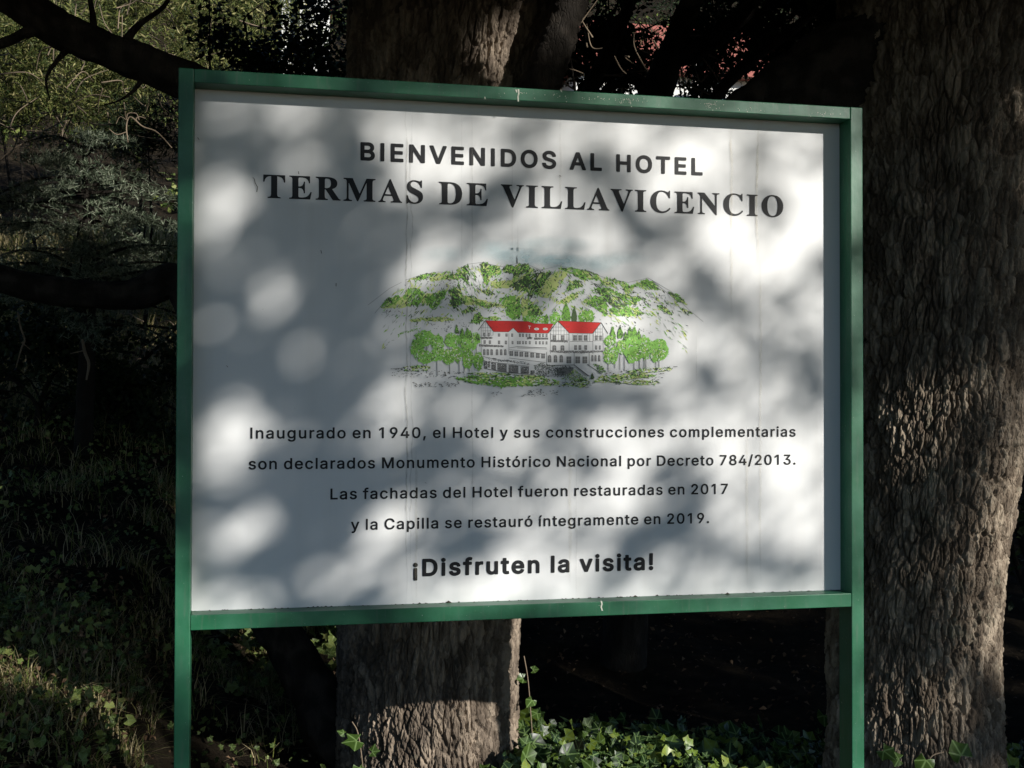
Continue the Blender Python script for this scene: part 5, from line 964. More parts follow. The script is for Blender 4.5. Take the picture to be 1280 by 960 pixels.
    for u, v, r in zip(rg.uniform(470, 1050, 90), rg.uniform(120, 755, 90), rg.uniform(3.5, 6.5, 90)):
        c = sun_xz(at(u, v, PD)); q = np.hypot(X - c[0], Z - c[1])
        Tp = np.maximum(Tp, np.clip((r * .0062 - q) / .02 + .5, 0, 1))
    # leafy clumps on the brighter side (u, v, radius in px, how much they hide)
    for u, v, r, k in ((653,168,22,.55),(668,205,22,.5),(640,225,20,.4),(620,245,30,.45),(725,210,24,.35),(752,205,20,.5),(778,216,22,.65),(765,240,20,.5),(784,270,26,.7),(812,288,24,.6),(840,296,22,.5),(745,330,28,.4),(715,318,24,.3),(872,345,20,.6),(890,360,22,.75),(908,385,24,.8),(928,398,22,.7),(952,380,22,.5),(970,368,18,.35),(937,462,22,.6),(950,440,16,.4),(1000,455,22,.6),(1012,475,18,.4),(876,470,18,.5),(890,490,16,.35),
                       (715,502,24,.55),(745,508,26,.6),(780,506,24,.6),(800,500,20,.45),(826,512,20,.6),(1001,515,20,.5),(1020,500,16,.4),(835,580,20,.6),(852,590,24,.8),(872,610,24,.8),(862,635,24,.8),(845,655,24,.8),(868,672,22,.7),(893,680,24,.8),(910,695,18,.5),(815,662,22,.6),(795,676,24,.65),(780,700,22,.6),(770,720,20,.5),(1007,710,20,.5),(985,725,18,.3),(945,705,18,.4),(595,672,26,.6),(575,690,24,.5),(612,655,20,.4),(568,560,28,.45),(600,575,24,.3),(590,290,28,.4),(560,270,24,.3),
                       (1015,330,20,.35),(1000,205,18,.3),(985,185,16,.25),(890,150,22,.3),(920,165,18,.25),(700,480,24,.35),(650,470,24,.3),(735,590,16,.25),(660,590,22,.3),(700,560,18,.2),(960,600,14,.25),(1030,640,14,.25),(1020,590,14,.2),(820,180,16,.2),(960,260,16,.2),(690,380,20,.25),(660,400,20,.25),(800,420,22,.2)):
        c = sun_xz(at(u, v, PD)); q = np.hypot((X - c[0]), (Z - c[1])) / (r * .0023)
        Tp = Tp * (1 - min(.98, k * 1.4) * np.clip(1.5 - q, 0, 1))
    Tp = Tp + .42 * fbm(np.stack([X * 8 + Z * 3, Z * 9 - X * 2, X * 0 + 8.5], -1), 3) * np.clip((X - .5) / .6, 0.1, 1)
    z1 = SZ + SH + .06; inside = (X > -.07) & (X < 2.09) & (Z > .89) & (Z < z1)
    def soft(a, r):
        k = np.exp(-.5 * (np.arange(-14, 15) * GS / r) ** 2); k /= k.sum()
        a = np.apply_along_axis(lambda q: np.convolve(np.pad(q, 14, 'edge'), k, 'valid'), 0, a)
        return np.apply_along_axis(lambda q: np.convolve(np.pad(q, 14, 'edge'), k, 'valid'), 1, a)
    Tp = np.clip(Tp, 0, 1); Tp = np.clip(Tp + .8 * (Tp - soft(Tp, .08)), .012, .988)      # the sun's disc will soften it again
    T[inside] = Tp[inside]
    T[(X > -.07) & (X < 2.09) & (Z >= z1) & (Z < z1 + .10)] = .5
    for x0, x1, z0, z1, t in ((-.075, .025, 0, .93, .30), (-.075, .015, .93, 2.6, .07), (2.03, 2.10, 1.9, 2.6, .45), (2.01, 2.10, .93, 1.9, .6), (2.0, 2.10, 0, .93, .9)):
        T[(X > x0) & (X < x1) & (Z > z0) & (Z < z1)] = t
    for x0, x1, t in ((.0,.25,.12),(.25,.42,.6),(.42,.62,.15),(.62,.8,.25),(.8,1.0,.45),(1.0,1.15,.2),(1.15,2.05,.6)):
        T[(X > x0) & (X < x1) & (Z > 2.44) & (Z < 2.56)] = t
    for x0, x1, t in ((.0,.14,.3),(.14,.3,.12),(.3,.5,.3),(.5,.62,.15),(.62,.95,.5),(.95,1.1,.2),(1.1,2.0,.65)):
        T[(X > x0) & (X < x1) & (Z > .88) & (Z < .955)] = t
    T[(X > .85) & (X < 2.5) & (Z > 2.66) & (Z < 4.3)] = .015
    # beyond the sign
    low = (Z < .89) & (Z > -.6)
    T[low & (X > 1.2) & (X < 2.2)] = .85                      # foot of the trunk behind the sign, lit under the rail
    T[low & (X >= 2.2) & (X < 2.95)] = np.clip(.72 + 1.8 * fbm(p * 4, 2), .03, .98)[low & (X >= 2.2) & (X < 2.95)]   # ivy bed
    T[low & (X >= 2.95) & (X < 3.5)] = np.clip(.30 + 1.3 * fbm(p * 4, 2), .03, .9)[low & (X >= 2.95) & (X < 3.5)]
    T[(X > 2.085) & (X < 2.40) & (Z > .8) & (Z < 1.75)] = .92
    T[(X > 2.85) & (X < 3.9) & (Z > .45) & (Z < 4.3)] = .02; T[(X > 2.12) & (X < 3.9) & (Z > 2.62) & (Z < 4.3)] = .02
    for s in ((232,265,0,.05,.8,.07),(228,700,0,.04,.3,.08),
              (1237,690,.62,.34,.97,.40),(1230,810,.62,.30,.97,.15),(1240,560,.62,.28,.6,.14),(1240,490,.5,.05,.4,.10),(1140,890,.52,.2,.9,.15),(1100,850,.5,.09,.85,.2),(1150,560,.46,.10,.13,.14),(1235,150,.5,.05,.35,.12),(1150,470,.46,.10,.11,.1),(1255,250,.5,.06,.2,.08),(1110,700,.5,.03,.3,.15),
              (620,78,1.08,.16,.99,.11),(640,35,1.08,.045,.8,.08),(600,100,1.08,.15,.99,.07),(925,25,2.5,.06,.8,.05),(690,80,.9,.05,.25,.15)): spot(*s)
    # the left bank and the slope behind
    for s in ((60,820,.45,.28,.99,.08),(120,850,.4,.18,.99,.06),(25,775,.5,.15,.95,.08),(165,875,.35,.09,.95,.05),(20,690,.6,.05,.4,.06),(192,590,None,.17,.98,.13),(190,560,None,.14,.95,.1),(195,690,None,.09,.8,.09),(60,520,None,.12,.8,.06),(40,555,None,.14,.9,.08),(140,510,None,.12,.7,.08),(100,575,None,.10,.7,.08),(150,610,None,.12,.8,.08),(215,640,None,.12,.8,.12),(10,600,None,.16,.9,.1),(205,420,None,.3,.95,.3),(120,470,None,.2,.9,.12),(60,440,None,.2,.9,.1),
              (215,790,None,.1,.8,.1),(280,800,None,.14,.97,.12),(305,830,None,.12,.97,.14),(330,800,None,.12,.97,.14),(390,800,None,.16,.9,.16),(400,840,None,.10,.8,.1),(270,850,None,.08,.7,.08),
              (155,262,4.5,.62,.95,.24),(60,225,4.5,.35,.5,.16),(20,335,4.5,.15,.4,.06),(170,160,4.2,.2,.95,.16),(300,815,3.0,.16,.8,.10),(280,925,2.0,.06,.7,.06),(325,830,3.0,.05,.8,.14),(380,790,3.4,.10,.4,.06),(110,560,4.2,.05,.35,.10),(70,95,9.5,1.8,.9,1.4),(185,20,10.5,1.8,.9,1.5),(300,30,11.5,1.5,.9,1.5),(20,20,12.5,1.6,.9,1.5),(180,330,6.,.2,.7,.14),(90,170,7.5,.5,.8,.3),(30,160,8.,.5,.8,.4)): spot(*s)
    T[(X > 2.62) & (X < 3.15) & (Z > 2.92) & (Z < 3.7)] = .015      # the low limb of the right tree stays in shade
    return xs, zs, T, G
def build_shade_trees():
    rng = np.random.default_rng(21)
    xs, zs, T, _ = light_map()
    tau = -np.log(np.clip(T, .015, .985))
    X, Z = np.meshgrid(xs, zs)
    fine = (X > -.3) & (X < 4.0) & (Z > .2) & (Z < 4.0)
    pos, size, fi = [], [], []
    for msk, L in ((fine, .055), (~fine, .12)):
        a = .31 * L * L * .82                                  # mean area a leaf hides from the sun
        lam = tau * GS * GS / a * msk
        n = rng.poisson(lam)
        idx = np.repeat(np.arange(n.size), n.ravel())
        x = X.ravel()[idx] + rng.uniform(-.5, .5, len(idx)) * GS; z = Z.ravel()[idx] + rng.uniform(-.5, .5, len(idx)) * GS
        s = 12.3 + rng.normal(size=len(idx)) * .5
        pos.append(np.stack([x, np.zeros_like(x), z], 1) + s[:, None] * SUN); size.append(np.full(len(idx), L) * rng.uniform(.8, 1.2, len(idx)))
        fi.append(x)
    pos = np.concatenate(pos); size = np.concatenate(size); fx = np.concatenate(fi)
    pos -= 0
    specs = [(-2.4, 'tall leafy roadside tree left of the others, shading the sign'), (4.9, 'tall leafy roadside tree whose gaps dapple the sign'), (8.6, 'broad roadside tree in the middle of the row'), (12.2, 'roadside tree at the far right end of the row')]
    cent = np.array([s[0] for s in specs]); owner = np.abs(fx[:, None] - cent[None]).argmin(1)
    for k, (cx, lab) in enumerate(specs):
        base = np.array([cx, 0, 0]) + 12.4 * SUN; gx, gy = base[0], base[1]
        t = thing('shade_tree', lab, 'tree', (gx, gy, 0), 'roadside trees behind the photographer')
        zt = 10 + k % 2
        trunk_mesh('trunk', [(-.2, gx, gy, .34), (.4, gx, gy, .25), (4, gx + .1, gy, .2), (8, gx, gy - .1, .15), (zt, gx, gy, .05)], M['bark_shade_tone'], t, nt=60, nz=120)
        mine = pos[owner == k]
        br = []
        for q in mine[rng.choice(len(mine), 16, replace=False)]:
            h = max(2.5, q[2] - rng.uniform(.8, 2.0)); h = min(h, zt - 1)
            br.append(tube([(gx, gy, h, .06), (gx * .5 + q[0] * .5, gy * .5 + q[1] * .5, h * .45 + q[2] * .55 + .1, .035), (*q, .008)], 14, 7))
        V, F = join(br); mesh_np('branch', V, F, M['bark_shade_tone'], t, smooth=True)
        sel = owner == k
        V, F = scatter(*LEAF, pos[sel] - SUN * 0, frames(sel.sum(), .55, rng, SUN), size[sel])
        mesh_np('crown', V, F, M['dark_leaf'], t)
build_shade_trees()

# ------------------------------------------------------------------ unseen crowns of the big trees, spread and shaped to block sky light
def clumpy(n, lo, hi, rng, freq=0.9, thr=-.05, seed=0.0):
    out = np.zeros((0, 3))
    while len(out) < n:
        p = rng.uniform(lo, hi, (n * 2, 3)); out = np.concatenate([out, p[fbm(p * freq + seed, 2) > thr]])
    return out[:n]
def build_overhead():
    rng = np.random.default_rng(31)
    gaps = list(light_map()); g = gaps[3]
    for sh in range(2): g = np.maximum.reduce([g, np.roll(g, 4, 0), np.roll(g, -4, 0), np.roll(g, 4, 1), np.roll(g, -4, 1)])
    gaps[2] = g
    for root, lo, hi, n, sd in ((MID, (-7.5, -3.4, 3.15), (2.0, 9.0, 7.0), 130000, 1.0), (RIGHT, (1.0, -3.4, 3.15), (8.5, 9.0, 7.0), 120000, 9.0)):
        p = clumpy(n, lo, hi, rng, .8, -.3, sd)
        p = p[p[:, 2] > 3.15 + .345 * np.maximum(p[:, 1] - .6, 0)]   # the crowns keep above the view
        k = p[:, 1] / -SUN[1]; xx = p[:, 0] + SUN[0] * k; zz = p[:, 2] + SUN[2] * k       # and leave the gaps the sun comes through
        ix = np.clip(((xx - GX0) / GS).astype(int), 0, len(gaps[0]) - 1); iz = np.clip(((zz - GZ0) / GS).astype(int), 0, len(gaps[1]) - 1)
        p = p[(gaps[2][iz, ix] < .3) & ((p[:, 1] > -.15) | (xx < -.32) | (zz > 2.86))]
        V, F = scatter(*LEAF, p, frames(len(p), 1.2, rng), rng.uniform(.12, .22, len(p)))
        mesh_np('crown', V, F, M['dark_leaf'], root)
build_overhead()

# ------------------------------------------------------------------ houses up the slope
def build_houses():
    a = at(720, 120, 24); b = at(1010, 120, 24)
    z0 = float(ground_z(np.array([a[0]]), np.array([24.]), False)[0]) - .6
    h = thing('house', 'red roofed pale house glimpsed through the branches above the sign', 'house', ((a[0] + b[0]) / 2, 25, z0))
    top = at(800, 88, 24)[2]
    m = MB(); m.box(a[0], b[0], 24, 30, z0, top); m.build('wall', M['plaster'], h)
    m = MB(); e = .35; zr = at(800, 30, 27)[2]
    m.add([(a[0]-e,23.6,top-.1),(b[0]+e,23.6,top-.1),(b[0]+e,27,zr),(a[0]-e,27,zr),(a[0]-e,30.4,top-.1),(b[0]+e,30.4,top-.1)], [(0,1,2,3),(3,2,5,4),(0,3,4),(1,5,2),(0,4,5,1)]); m.build('roof', M['red'], h)
    for k in range(5):
        x = a[0] + .5 + k * (b[0] - a[0] - 1) / 5
        m = MB(); m.box(x, x + .55, 23.95, 24.02, top - 1.5, top - .55); m.build('window', M['window'], h)
    m = MB(); x = at(952 - 83, 90, 20)[0]
    zp = float(ground_z(np.array([x]), np.array([20.]))[0])
    V, F = tube([(x, 20, zp - .3, .06), (x, 20, zp + 1, .055), (x, 20, at(868, 62, 20)[2], .045)], 12, 10)
    o = mesh_np('pole', V, F, M['pale_post'], None, smooth=True); tag(o, 'slender pale pole standing in front of the red roofed house', 'pole')
    a = at(352, 60, 22); b = at(412, 60, 22)
    z0 = float(ground_z(np.array([a[0]]), np.array([22.]), False)[0]) - .8
    h = thing('house', 'bluish white house wall showing through dark leaves above the left of the sign', 'house', ((a[0] + b[0]) / 2, 23, z0))
    top = at(380, -60, 22)[2]
    m = MB(); m.box(a[0], b[0], 22, 27, z0, top); m.build('wall', M['plaster'], h)
    m = MB(); m.add([(a[0]-.3,21.7,top),(b[0]+.3,21.7,top),(b[0]+.3,24.5,top+1.4),(a[0]-.3,24.5,top+1.4),(a[0]-.3,27.3,top),(b[0]+.3,27.3,top)], [(0,1,2,3),(3,2,5,4),(0,3,4),(1,5,2),(0,4,5,1)]); m.build('roof', M['red'], h)
    w0 = at(366, 20, 22); m = MB(); m.box(w0[0], w0[0] + .14, 21.93, 22.01, w0[2] - .9, w0[2] + 1.2); m.build('window', M['window'], h)
build_houses()

# ------------------------------------------------------------------ bushes and trees on the slope
def bush(name, label, cat, u, v, y, rx, rz, n, leaf, mat_, group=None, seed=0, thr=-.05, spread=1.2, ry=None, stems=7, freq=2.2, tmpl=LEAF, sm='bark_shade_tone'):
    rng = np.random.default_rng(100 + seed)
    c = at(u, v, y); ry = ry or rx * .7
    g = float(ground_z(np.array([c[0]]), np.array([y]))[0])
    t = thing(name, label, cat, (c[0], y, g), group)
    st = []
    for k in range(stems):
        e = c + rng.normal(size=3) * np.array([rx * .45, ry * .3, rz * .4])
        b = np.array([c[0] + rng.normal() * .12, y + rng.normal() * .1, g - .1]); mid = (b + e) / 2 + rng.normal(size=3) * .12
        st.append(tube([(*b, .022), (*mid, .015), (*e, .005)], 16, 7))
        for _ in range(5):
            f = rng.uniform(.45, 1); s = b * (1 - f) + e * f; d = rng.normal(size=3) * np.array([rx, ry, rz]) * .28
            st.append(tube([(*s, .010), (*(s + d * .5 + rng.normal(size=3) * .04), .006), (*(s + d), .002)], 10, 5))
    V, F = join(st); mesh_np('stem', V, F, M[sm], t, smooth=True)
    q = rng.normal(size=(max(n, 2000), 3)); q /= np.linalg.norm(q, axis=1)[:, None]; q *= rng.uniform(0, 1, (len(q), 1)) ** (1 / 2.2)
    w = q * np.array([rx, ry, rz]) * (1 + .35 * fbm(q * 1.7 + seed, 2))[:, None] + c
    w = w[fbm(w * freq + seed * 3.1, 3) > thr]
    per = 20; w = w[:n // per + 1]
    w = np.repeat(w, per, 0)[:n] + rng.normal(size=(min(n, len(w) * per), 3)) * leaf * np.array([1.25, 1.25, .6])
    V, F = scatter(*tmpl, w, frames(len(w), spread, rng), leaf * rng.uniform(.6, 1.3, len(w)))
    mesh_np('foliage', V, F, M[mat_], t)
    return t
def build_bushes():
    gr = 'shrubs on the slope behind the sign'
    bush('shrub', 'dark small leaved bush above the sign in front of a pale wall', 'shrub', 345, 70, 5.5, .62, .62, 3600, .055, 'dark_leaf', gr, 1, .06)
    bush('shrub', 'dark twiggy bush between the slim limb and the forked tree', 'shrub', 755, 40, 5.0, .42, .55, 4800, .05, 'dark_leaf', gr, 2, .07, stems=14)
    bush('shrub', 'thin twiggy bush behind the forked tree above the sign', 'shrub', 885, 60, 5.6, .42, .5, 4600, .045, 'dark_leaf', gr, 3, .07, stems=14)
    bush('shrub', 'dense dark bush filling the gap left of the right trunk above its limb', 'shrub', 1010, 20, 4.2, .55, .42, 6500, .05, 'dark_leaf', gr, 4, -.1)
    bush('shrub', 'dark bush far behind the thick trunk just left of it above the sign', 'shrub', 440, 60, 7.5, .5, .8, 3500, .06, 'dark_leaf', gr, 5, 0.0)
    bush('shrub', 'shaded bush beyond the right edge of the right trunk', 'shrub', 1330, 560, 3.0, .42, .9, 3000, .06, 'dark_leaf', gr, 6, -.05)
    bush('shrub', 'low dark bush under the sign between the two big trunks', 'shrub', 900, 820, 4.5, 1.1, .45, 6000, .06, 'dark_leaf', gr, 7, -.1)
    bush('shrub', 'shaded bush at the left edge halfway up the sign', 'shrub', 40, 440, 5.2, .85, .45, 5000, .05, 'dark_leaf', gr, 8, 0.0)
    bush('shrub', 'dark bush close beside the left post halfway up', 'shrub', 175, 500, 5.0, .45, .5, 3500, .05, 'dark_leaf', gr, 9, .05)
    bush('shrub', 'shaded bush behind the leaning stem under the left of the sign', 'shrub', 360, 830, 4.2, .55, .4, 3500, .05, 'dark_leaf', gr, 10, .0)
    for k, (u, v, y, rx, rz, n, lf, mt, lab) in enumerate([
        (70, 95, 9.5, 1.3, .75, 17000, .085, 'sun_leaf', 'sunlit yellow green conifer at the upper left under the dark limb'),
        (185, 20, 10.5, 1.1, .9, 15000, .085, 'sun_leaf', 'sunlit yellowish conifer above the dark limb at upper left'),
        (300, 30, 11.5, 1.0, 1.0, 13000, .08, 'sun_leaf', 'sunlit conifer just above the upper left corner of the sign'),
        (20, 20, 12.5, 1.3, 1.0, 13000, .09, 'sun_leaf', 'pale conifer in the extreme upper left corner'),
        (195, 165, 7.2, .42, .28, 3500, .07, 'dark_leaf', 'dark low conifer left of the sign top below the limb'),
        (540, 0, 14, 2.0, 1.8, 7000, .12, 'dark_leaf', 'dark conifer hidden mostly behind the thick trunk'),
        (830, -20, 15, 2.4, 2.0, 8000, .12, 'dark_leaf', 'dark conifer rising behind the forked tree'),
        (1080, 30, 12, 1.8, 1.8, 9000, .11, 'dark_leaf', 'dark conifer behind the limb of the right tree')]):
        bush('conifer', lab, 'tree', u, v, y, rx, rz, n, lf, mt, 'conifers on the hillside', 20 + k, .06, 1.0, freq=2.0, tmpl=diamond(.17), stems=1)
build_bushes()
# ------------------------------------------------------------------ cedar with pale tufts at the left
def build_cedar_sapling():
    rng = np.random.default_rng(55)
    c = at(105, 300, 4.6); g = float(ground_z(np.array([c[0]]), np.array([4.6]))[0])
    t = thing('young_cedar', 'young cedar with layered boughs of pale tufted needles left of the sign', 'tree', (c[0], 4.6, g))
    top = at(110, 190, 4.6)[2]
    V, F = tube([(c[0], 4.6, g - .1, .06), (c[0] + .03, 4.62, (g + top) / 2, .045), (c[0], 4.6, top, .015)], 30, 12, .003)
    mesh_np('trunk', V, F, M['bark_shade_tone'], t, smooth=True)
    br, tp = [], []
    for lay, (z, R) in enumerate(zip(np.linspace(g + .9, top - .05, 7), np.linspace(1.0, .5, 7))):
        for k in range(9):
            a = k * 2 * math.pi / 9 + lay * .7 + rng.uniform(-.2, .2); r = R * rng.uniform(.75, 1.15)
            d = np.array([math.cos(a), math.sin(a) * .8, 0]); b = np.array([c[0], 4.6, z + rng.uniform(-.16, .16)])
            e = b + d * r + np.array([0, 0, rng.uniform(-.22, .08)]); m = (b + e) / 2 + np.array([0, 0, .06])
            br.append(tube([(*b, .012), (*m, .008), (*e, .002)], 14, 6))
            for _ in range(70):
                f = rng.uniform(.2, 1.02); s = (1 - f) ** 2 * b + 2 * f * (1 - f) * m + f * f * e
                tp.append(s + np.array([-d[1], d[0], 0]) * rng.normal() * .10 * (1.2 - f * .6) + np.array([rng.normal() * .03, rng.normal() * .03, rng.normal() * .018]))
    V, F = join(br); mesh_np('branch', V, F, M['bark_shade_tone'], t, smooth=True)
    tp = np.array(tp)
    nd = np.repeat(tp, 11, 0); dirs = rng.normal(size=(len(nd), 3)) + np.array([0, 0, .55])
    dirs /= np.linalg.norm(dirs, axis=1)[:, None]
    o = np.cross(dirs, rng.normal(size=dirs.shape)); o /= np.linalg.norm(o, axis=1)[:, None]
    rot = np.stack([o, dirs, np.cross(o, dirs)], 2)
    V, F = scatter(NEEDLE[0] * np.array([1.1, 1, 1]), NEEDLE[1], nd, rot, rng.uniform(.024, .042, len(nd)))
    mesh_np('foliage', V, F, M['cedar'], t)
build_cedar_sapling()

# ------------------------------------------------------------------ ivy, grass and dead leaves on the ground
IVY = [ivy_template(k) for k in range(4)]
def ivy_mesh(name, pos, rng, normal, spread, size, parent=None, leaf='ivy'):
    Vs, Fs, At, b = [], [], [], 0
    own = rng.integers(0, 4, len(pos))
    for k in range(4):
        s = own == k
        if not s.any(): continue
        tv, tf, ve = IVY[k]
        V, F = scatter(tv * np.array([1, 1, 1]), tf, pos[s], frames(s.sum(), spread, rng, normal), size[s])
        Vs.append(V); Fs.append(F[0] + b); At.append(np.tile(ve, s.sum())); b += len(V)
    return mesh_np(name, np.concatenate(Vs), np.concatenate(Fs), M[leaf], parent, attr={'vein': np.concatenate(At)})
VIEW = np.array([-.15, -.75, .75])
def build_ground_cover():
    rng = np.random.default_rng(77)
    # ivy bed: rises towards the trunk behind the sign, thins out to the right
    x = rng.uniform(.9, 4.2, 6500); y = rng.uniform(.6, 2.3, 6500)
    h = np.interp(x, [.9, 1.2, 1.5, 2.0, 2.4, 3.0, 4.2], [.14, .19, .13, .10, .09, .09, .09])
    z = ground_z(x, y) + h * rng.uniform(0.05, 1, len(x)) ** .8
    keep = (y < 1.75 - .22 * (x - 1.1)) & (np.hypot(x - .877, y - 1.42) > .39) & (np.hypot(x - 2.71, y - .8) > .37)
    p = np.stack([x, y, z], 1)[keep]
    o = ivy_mesh('ivy_cover', p, rng, VIEW + .25 * SUN, .75, .026 + .044 * rng.uniform(0, 1, len(p)) ** 1.6)
    tag(o, 'glossy ivy covering the ground around the trunks below the sign', 'ivy', kind='stuff')
    # ivy and weeds on the left bank
    x = rng.uniform(-3.4, .6, 9000); y = rng.uniform(-.15, 6.5, 9000)
    z = ground_z(x, y) + rng.uniform(.0, .10, len(x))
    n = fbm(np.stack([x * 1.1, y * 1.1, x * 0], -1) + 3, 2); k = n > -.05
    p = np.stack([x, y, z], 1)[k]
    xx = rng.uniform(-1.4, -.2, 900); yy = rng.uniform(-.1, 1.5, 900)
    p = np.concatenate([p, np.stack([xx, yy, ground_z(xx, yy) + rng.uniform(.01, .10, 900)], 1)])
    xx = rng.uniform(-.1, .65, 420); yy = rng.uniform(2.3, 3.7, 420)
    q = np.stack([xx, yy, ground_z(xx, yy) + rng.uniform(.01, .22, 420)], 1)
    sz = np.concatenate([rng.uniform(.012, .034, len(p)), rng.uniform(.03, .065, len(q))]); p = np.concatenate([p, q])
    o = ivy_mesh('weed_cover', p, rng, VIEW, .7, sz, leaf='weed')
    tag(o, 'small leaved weeds on the shaded bank left of the sign', 'weeds', kind='stuff')
    # grass
    def blades(x, y, L, lean):
        n = len(x); z = ground_z(x, y) - .01
        a = rng.uniform(0, 2 * np.pi, n); d = np.stack([np.cos(a), np.sin(a), np.zeros(n)], 1); w = np.stack([-np.sin(a), np.cos(a), np.zeros(n)], 1)
        b = np.stack([x, y, z], 1); wd = (rng.uniform(.0012, .0028, n) * (1 + np.clip(y - 4, 0, 6) * .25))[:, None]; ln = L[:, None]; le = lean[:, None]; up = np.array([0, 0, 1.0])
        rows = []
        for f, ww in ((0, 1), (.4, .85), (.75, .55), (1, .08)):
            c = b + up * ln * (f - .45 * le * f * f) + d * ln * le * f * f * .9
            rows += [c - w * wd * ww, c + w * wd * ww]
        V = np.stack(rows, 1).reshape(-1, 3)
        F = np.array([(0, 1, 3, 2), (2, 3, 5, 4), (4, 5, 7, 6)])
        return V, (F[None] + (np.arange(n) * 8)[:, None, None]).reshape(-1, 4)
    parts = []
    def patch(n, x0, x1, y0, y1, Lm, thr):
        x = rng.uniform(x0, x1, n * 3); y = rng.uniform(y0, y1, n * 3)
        k = fbm(np.stack([x * 3, y * 3, x * 0 + 1], -1), 2) > thr
        x, y = x[k][:n], y[k][:n]
        parts.append(blades(x, y, Lm * rng.uniform(.4, 1.4, len(x)), rng.uniform(.3, 1.7, len(x))))
    patch(6000, -1.6, -.16, -.25, 2.0, .06, -.05)
    patch(5000, -1.6, -.16, .1, 1.4, .11, -.3)
    patch(6000, -2.6, .5, 1.5, 5.5, .16, .05)
    patch(5000, -.4, 1.0, 2.2, 4.5, .12, .1)
    patch(26000, -5, 0, 5.6, 12, .36, -.3)
    c = at(40, 175, 8.2); patch(2600, c[0] - .5, c[0] + .45, 7.4, 8.8, .5, -.3)
    V, F = join(parts)
    tag(mesh_np('grass', V, F, M['grass'], None), 'thin green and straw coloured grass on the bank left of the sign', 'grass', kind='stuff')
    # dead leaves
    x = rng.uniform(-3.5, 4.5, 9000); y = rng.uniform(-.3, 8, 9000)
    p = np.stack([x, y, ground_z(x, y) + rng.uniform(.004, .03, len(x))], 1)
    xx = rng.uniform(-1.5, -.15, 3500); yy = rng.uniform(-.15, 1.8, 3500)
    sz = np.concatenate([rng.uniform(.014, .042, len(p)), rng.uniform(.008, .03, 3500)])
    p = np.concatenate([p, np.stack([xx, yy, ground_z(xx, yy) + rng.uniform(.0, .07, 3500)], 1)])
    V, F = scatter(*diamond(.55, .25), p, frames(len(p), .5, rng), sz)
    tag(mesh_np('dead_leaves', V, F, M['litter'], None), 'brown dead leaves and needles lying over the bank', 'leaf litter', kind='stuff')
build_ground_cover()
def build_sprigs():
    rng = np.random.default_rng(91)
    def sprig(label, rows, y, size, stem):
        p = np.array([at(u, v, y + rng.uniform(-.03, .03)) for u, v, s in rows])
        root = at(*stem[0], y); g = root
        t = thing('ivy_sprig', label, 'ivy', g, 'single ivy shoots')
        V, F = join([tube([(*at(u, v, y), .0022) for u, v in stem], 14, 6)])
        mesh_np('stem', V, F, M['twig'], t, smooth=True)
        for q, (u, v, s) in zip(p, rows):
            o = ivy_mesh('leaf', q[None], rng, VIEW + .2 * SUN, .25, np.array([s]), t)
    sprig('bright ivy shoot climbing in front of the dark gap left of the right post', [(1030,890,.06),(1047,910,.055),(1038,930,.045),(1052,880,.03)], .95, 1, [(1046,975),(1044,930),(1036,895),(1034,870)])
    sprig('pair of green ivy leaves at the left foot of the trunk behind the sign', [(452,925,.075),(447,955,.065),(432,918,.03),(462,940,.04)], 1.0, 1, [(456,985),(452,945),(447,915),(440,902)])
    sprig('ivy shoot rising beside the right edge of the trunk behind the sign', [(657,848,.04),(667,873,.05),(664,838,.03),(674,890,.045),(656,905,.05)], 1.25, 1, [(668,960),(664,900),(660,850),(655,820)])
    sprig('dull ivy leaves at the foot of the right tree', [(1160,945,.075),(1205,950,.07),(1100,935,.06),(1128,950,.05)], .36, 1, [(1150,985),(1158,960),(1165,945),(1180,940)])
build_sprigs()
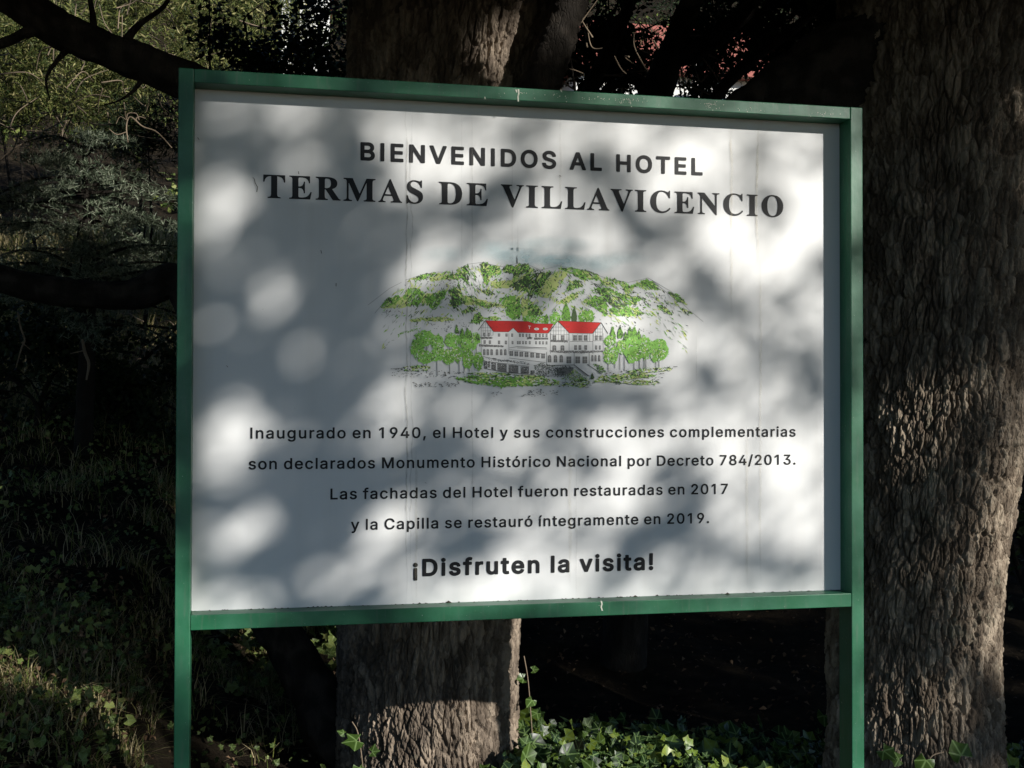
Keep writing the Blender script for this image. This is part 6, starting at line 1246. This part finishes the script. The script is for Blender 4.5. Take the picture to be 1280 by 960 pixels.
def build_twigs():
    rng = np.random.default_rng(12)
    def twig(label, paths):
        parts = [tube(px(p), 24, 6) for p in paths]
        V, F = join(parts)
        tag(mesh_np('dry_twig', V, F, M['twig'], None, smooth=True), label, 'twig', 'bare twigs on the slope')
    y = 4.2
    twig('pale curling twig catching the sun left of the upper corner of the sign', [[(215,185,y,.0033),(196,165,y,.0044),(178,158,y,.0044),(163,146,y,.0044),(158,158,y,.0044),(160,178,y,.0033)], [(158,150,y,.0033),(160,142,y,.0039),(170,142,y,.0039),(174,150,y,.0028)], [(178,158,y,.0033),(170,150,y,.0039),(174,146,y,.0033),(182,148,y,.0022)], [(158,165,y,.0028),(146,168,y,.0028),(136,161,y,.0017)], [(158,150,y,.0022),(150,146,y,.0022),(145,155,y,.0017)], [(183,140,y,.0028),(186,125,y,.0022),(180,118,y,.0017)]])
    y = 3.6
    twig('crooked pale twig hanging in the shade at the left edge', [[(22,390,y,.004),(26,410,y,.005),(31,425,y,.005),(27,435,y,.005),(20,460,y,.003)], [(27,428,y,.004),(38,437,y,.002)], [(18,368,y,.003),(32,357,y,.004),(35,352,y,.003)]])
    twig('short pale twig lying against the dark bank left of the sign', [[(103,424,y,.008),(106,440,y,.009),(111,455,y,.008),(108,475,y,.005)], [(88,442,y,.003),(106,438,y,.004)]])
    parts = []
    for k in range(60):
        u, v = rng.uniform(150, 222), rng.uniform(380, 480); yy = rng.uniform(5.2, 6.5); d = rng.normal(size=2) * 26
        parts.append([(u, v, yy, .006), (u + d[0] * .5 + rng.normal() * 5, v + d[1] * .5 + rng.normal() * 5, yy + .1, .004), (u + d[0], v + d[1], yy + .2, .002)])
    twig('tangle of bare twigs beside the left post at mid height', parts)
    parts = []
    for k in range(70):
        u, v = rng.uniform(690, 900), rng.uniform(20, 120); yy = rng.uniform(4.2, 5.2); d = rng.normal(size=2) * 34
        parts.append([(u, v, yy, .007), (u + d[0] * .5 + rng.normal() * 6, v + d[1] * .5 + rng.normal() * 6, yy + .1, .005), (u + d[0], v + d[1], yy + .2, .002)])
    twig('tangle of fine bare twigs above the right half of the sign', parts)
    parts = []
    for k in range(110):
        u, v = rng.uniform(-10, 320), rng.uniform(-10, 190); yy = rng.uniform(6.6, 8.2); d = rng.normal(size=2) * 24
        parts.append([(u, v, yy, .006), (u + d[0] * .5 + rng.normal() * 6, v + d[1] * .5 + rng.normal() * 6, yy + .1, .0045), (u + d[0], v + d[1], yy + .2, .002)])
    twig('scattered sunlit twigs in the conifers at the upper left', parts)
build_twigs()
def build_scrub():
    rng = np.random.default_rng(63)
    n = 1500
    x = rng.uniform(-26, 30, n); y = rng.uniform(6.5, 38, n)
    k = (fbm(np.stack([x * .25, y * .25, x * 0 + 4], -1), 2) > -.12) & ~((x > 4.5) & (x < 14) & (y > 20.5) & (y < 31)) & ~((x > -6) & (x < 1.5) & (y < 14))
    c = np.stack([x, y, ground_z(x, y)], 1)[k]
    s = rng.uniform(.25, .9, len(c)); per = 46
    p = np.repeat(c, per, 0) + rng.normal(size=(len(c) * per, 3)) * np.repeat(s, per)[:, None] * np.array([.5, .5, .22]); p[:, 2] += np.repeat(s, per) * .3
    V, F = scatter(*LEAF, p, frames(len(p), 1.1, rng), rng.uniform(.07, .17, len(p)))
    tag(mesh_np('hillside_scrub', V, F, M['weed'], None), 'low scrub covering the hillside behind the trees', 'scrub', kind='stuff')
build_scrub()
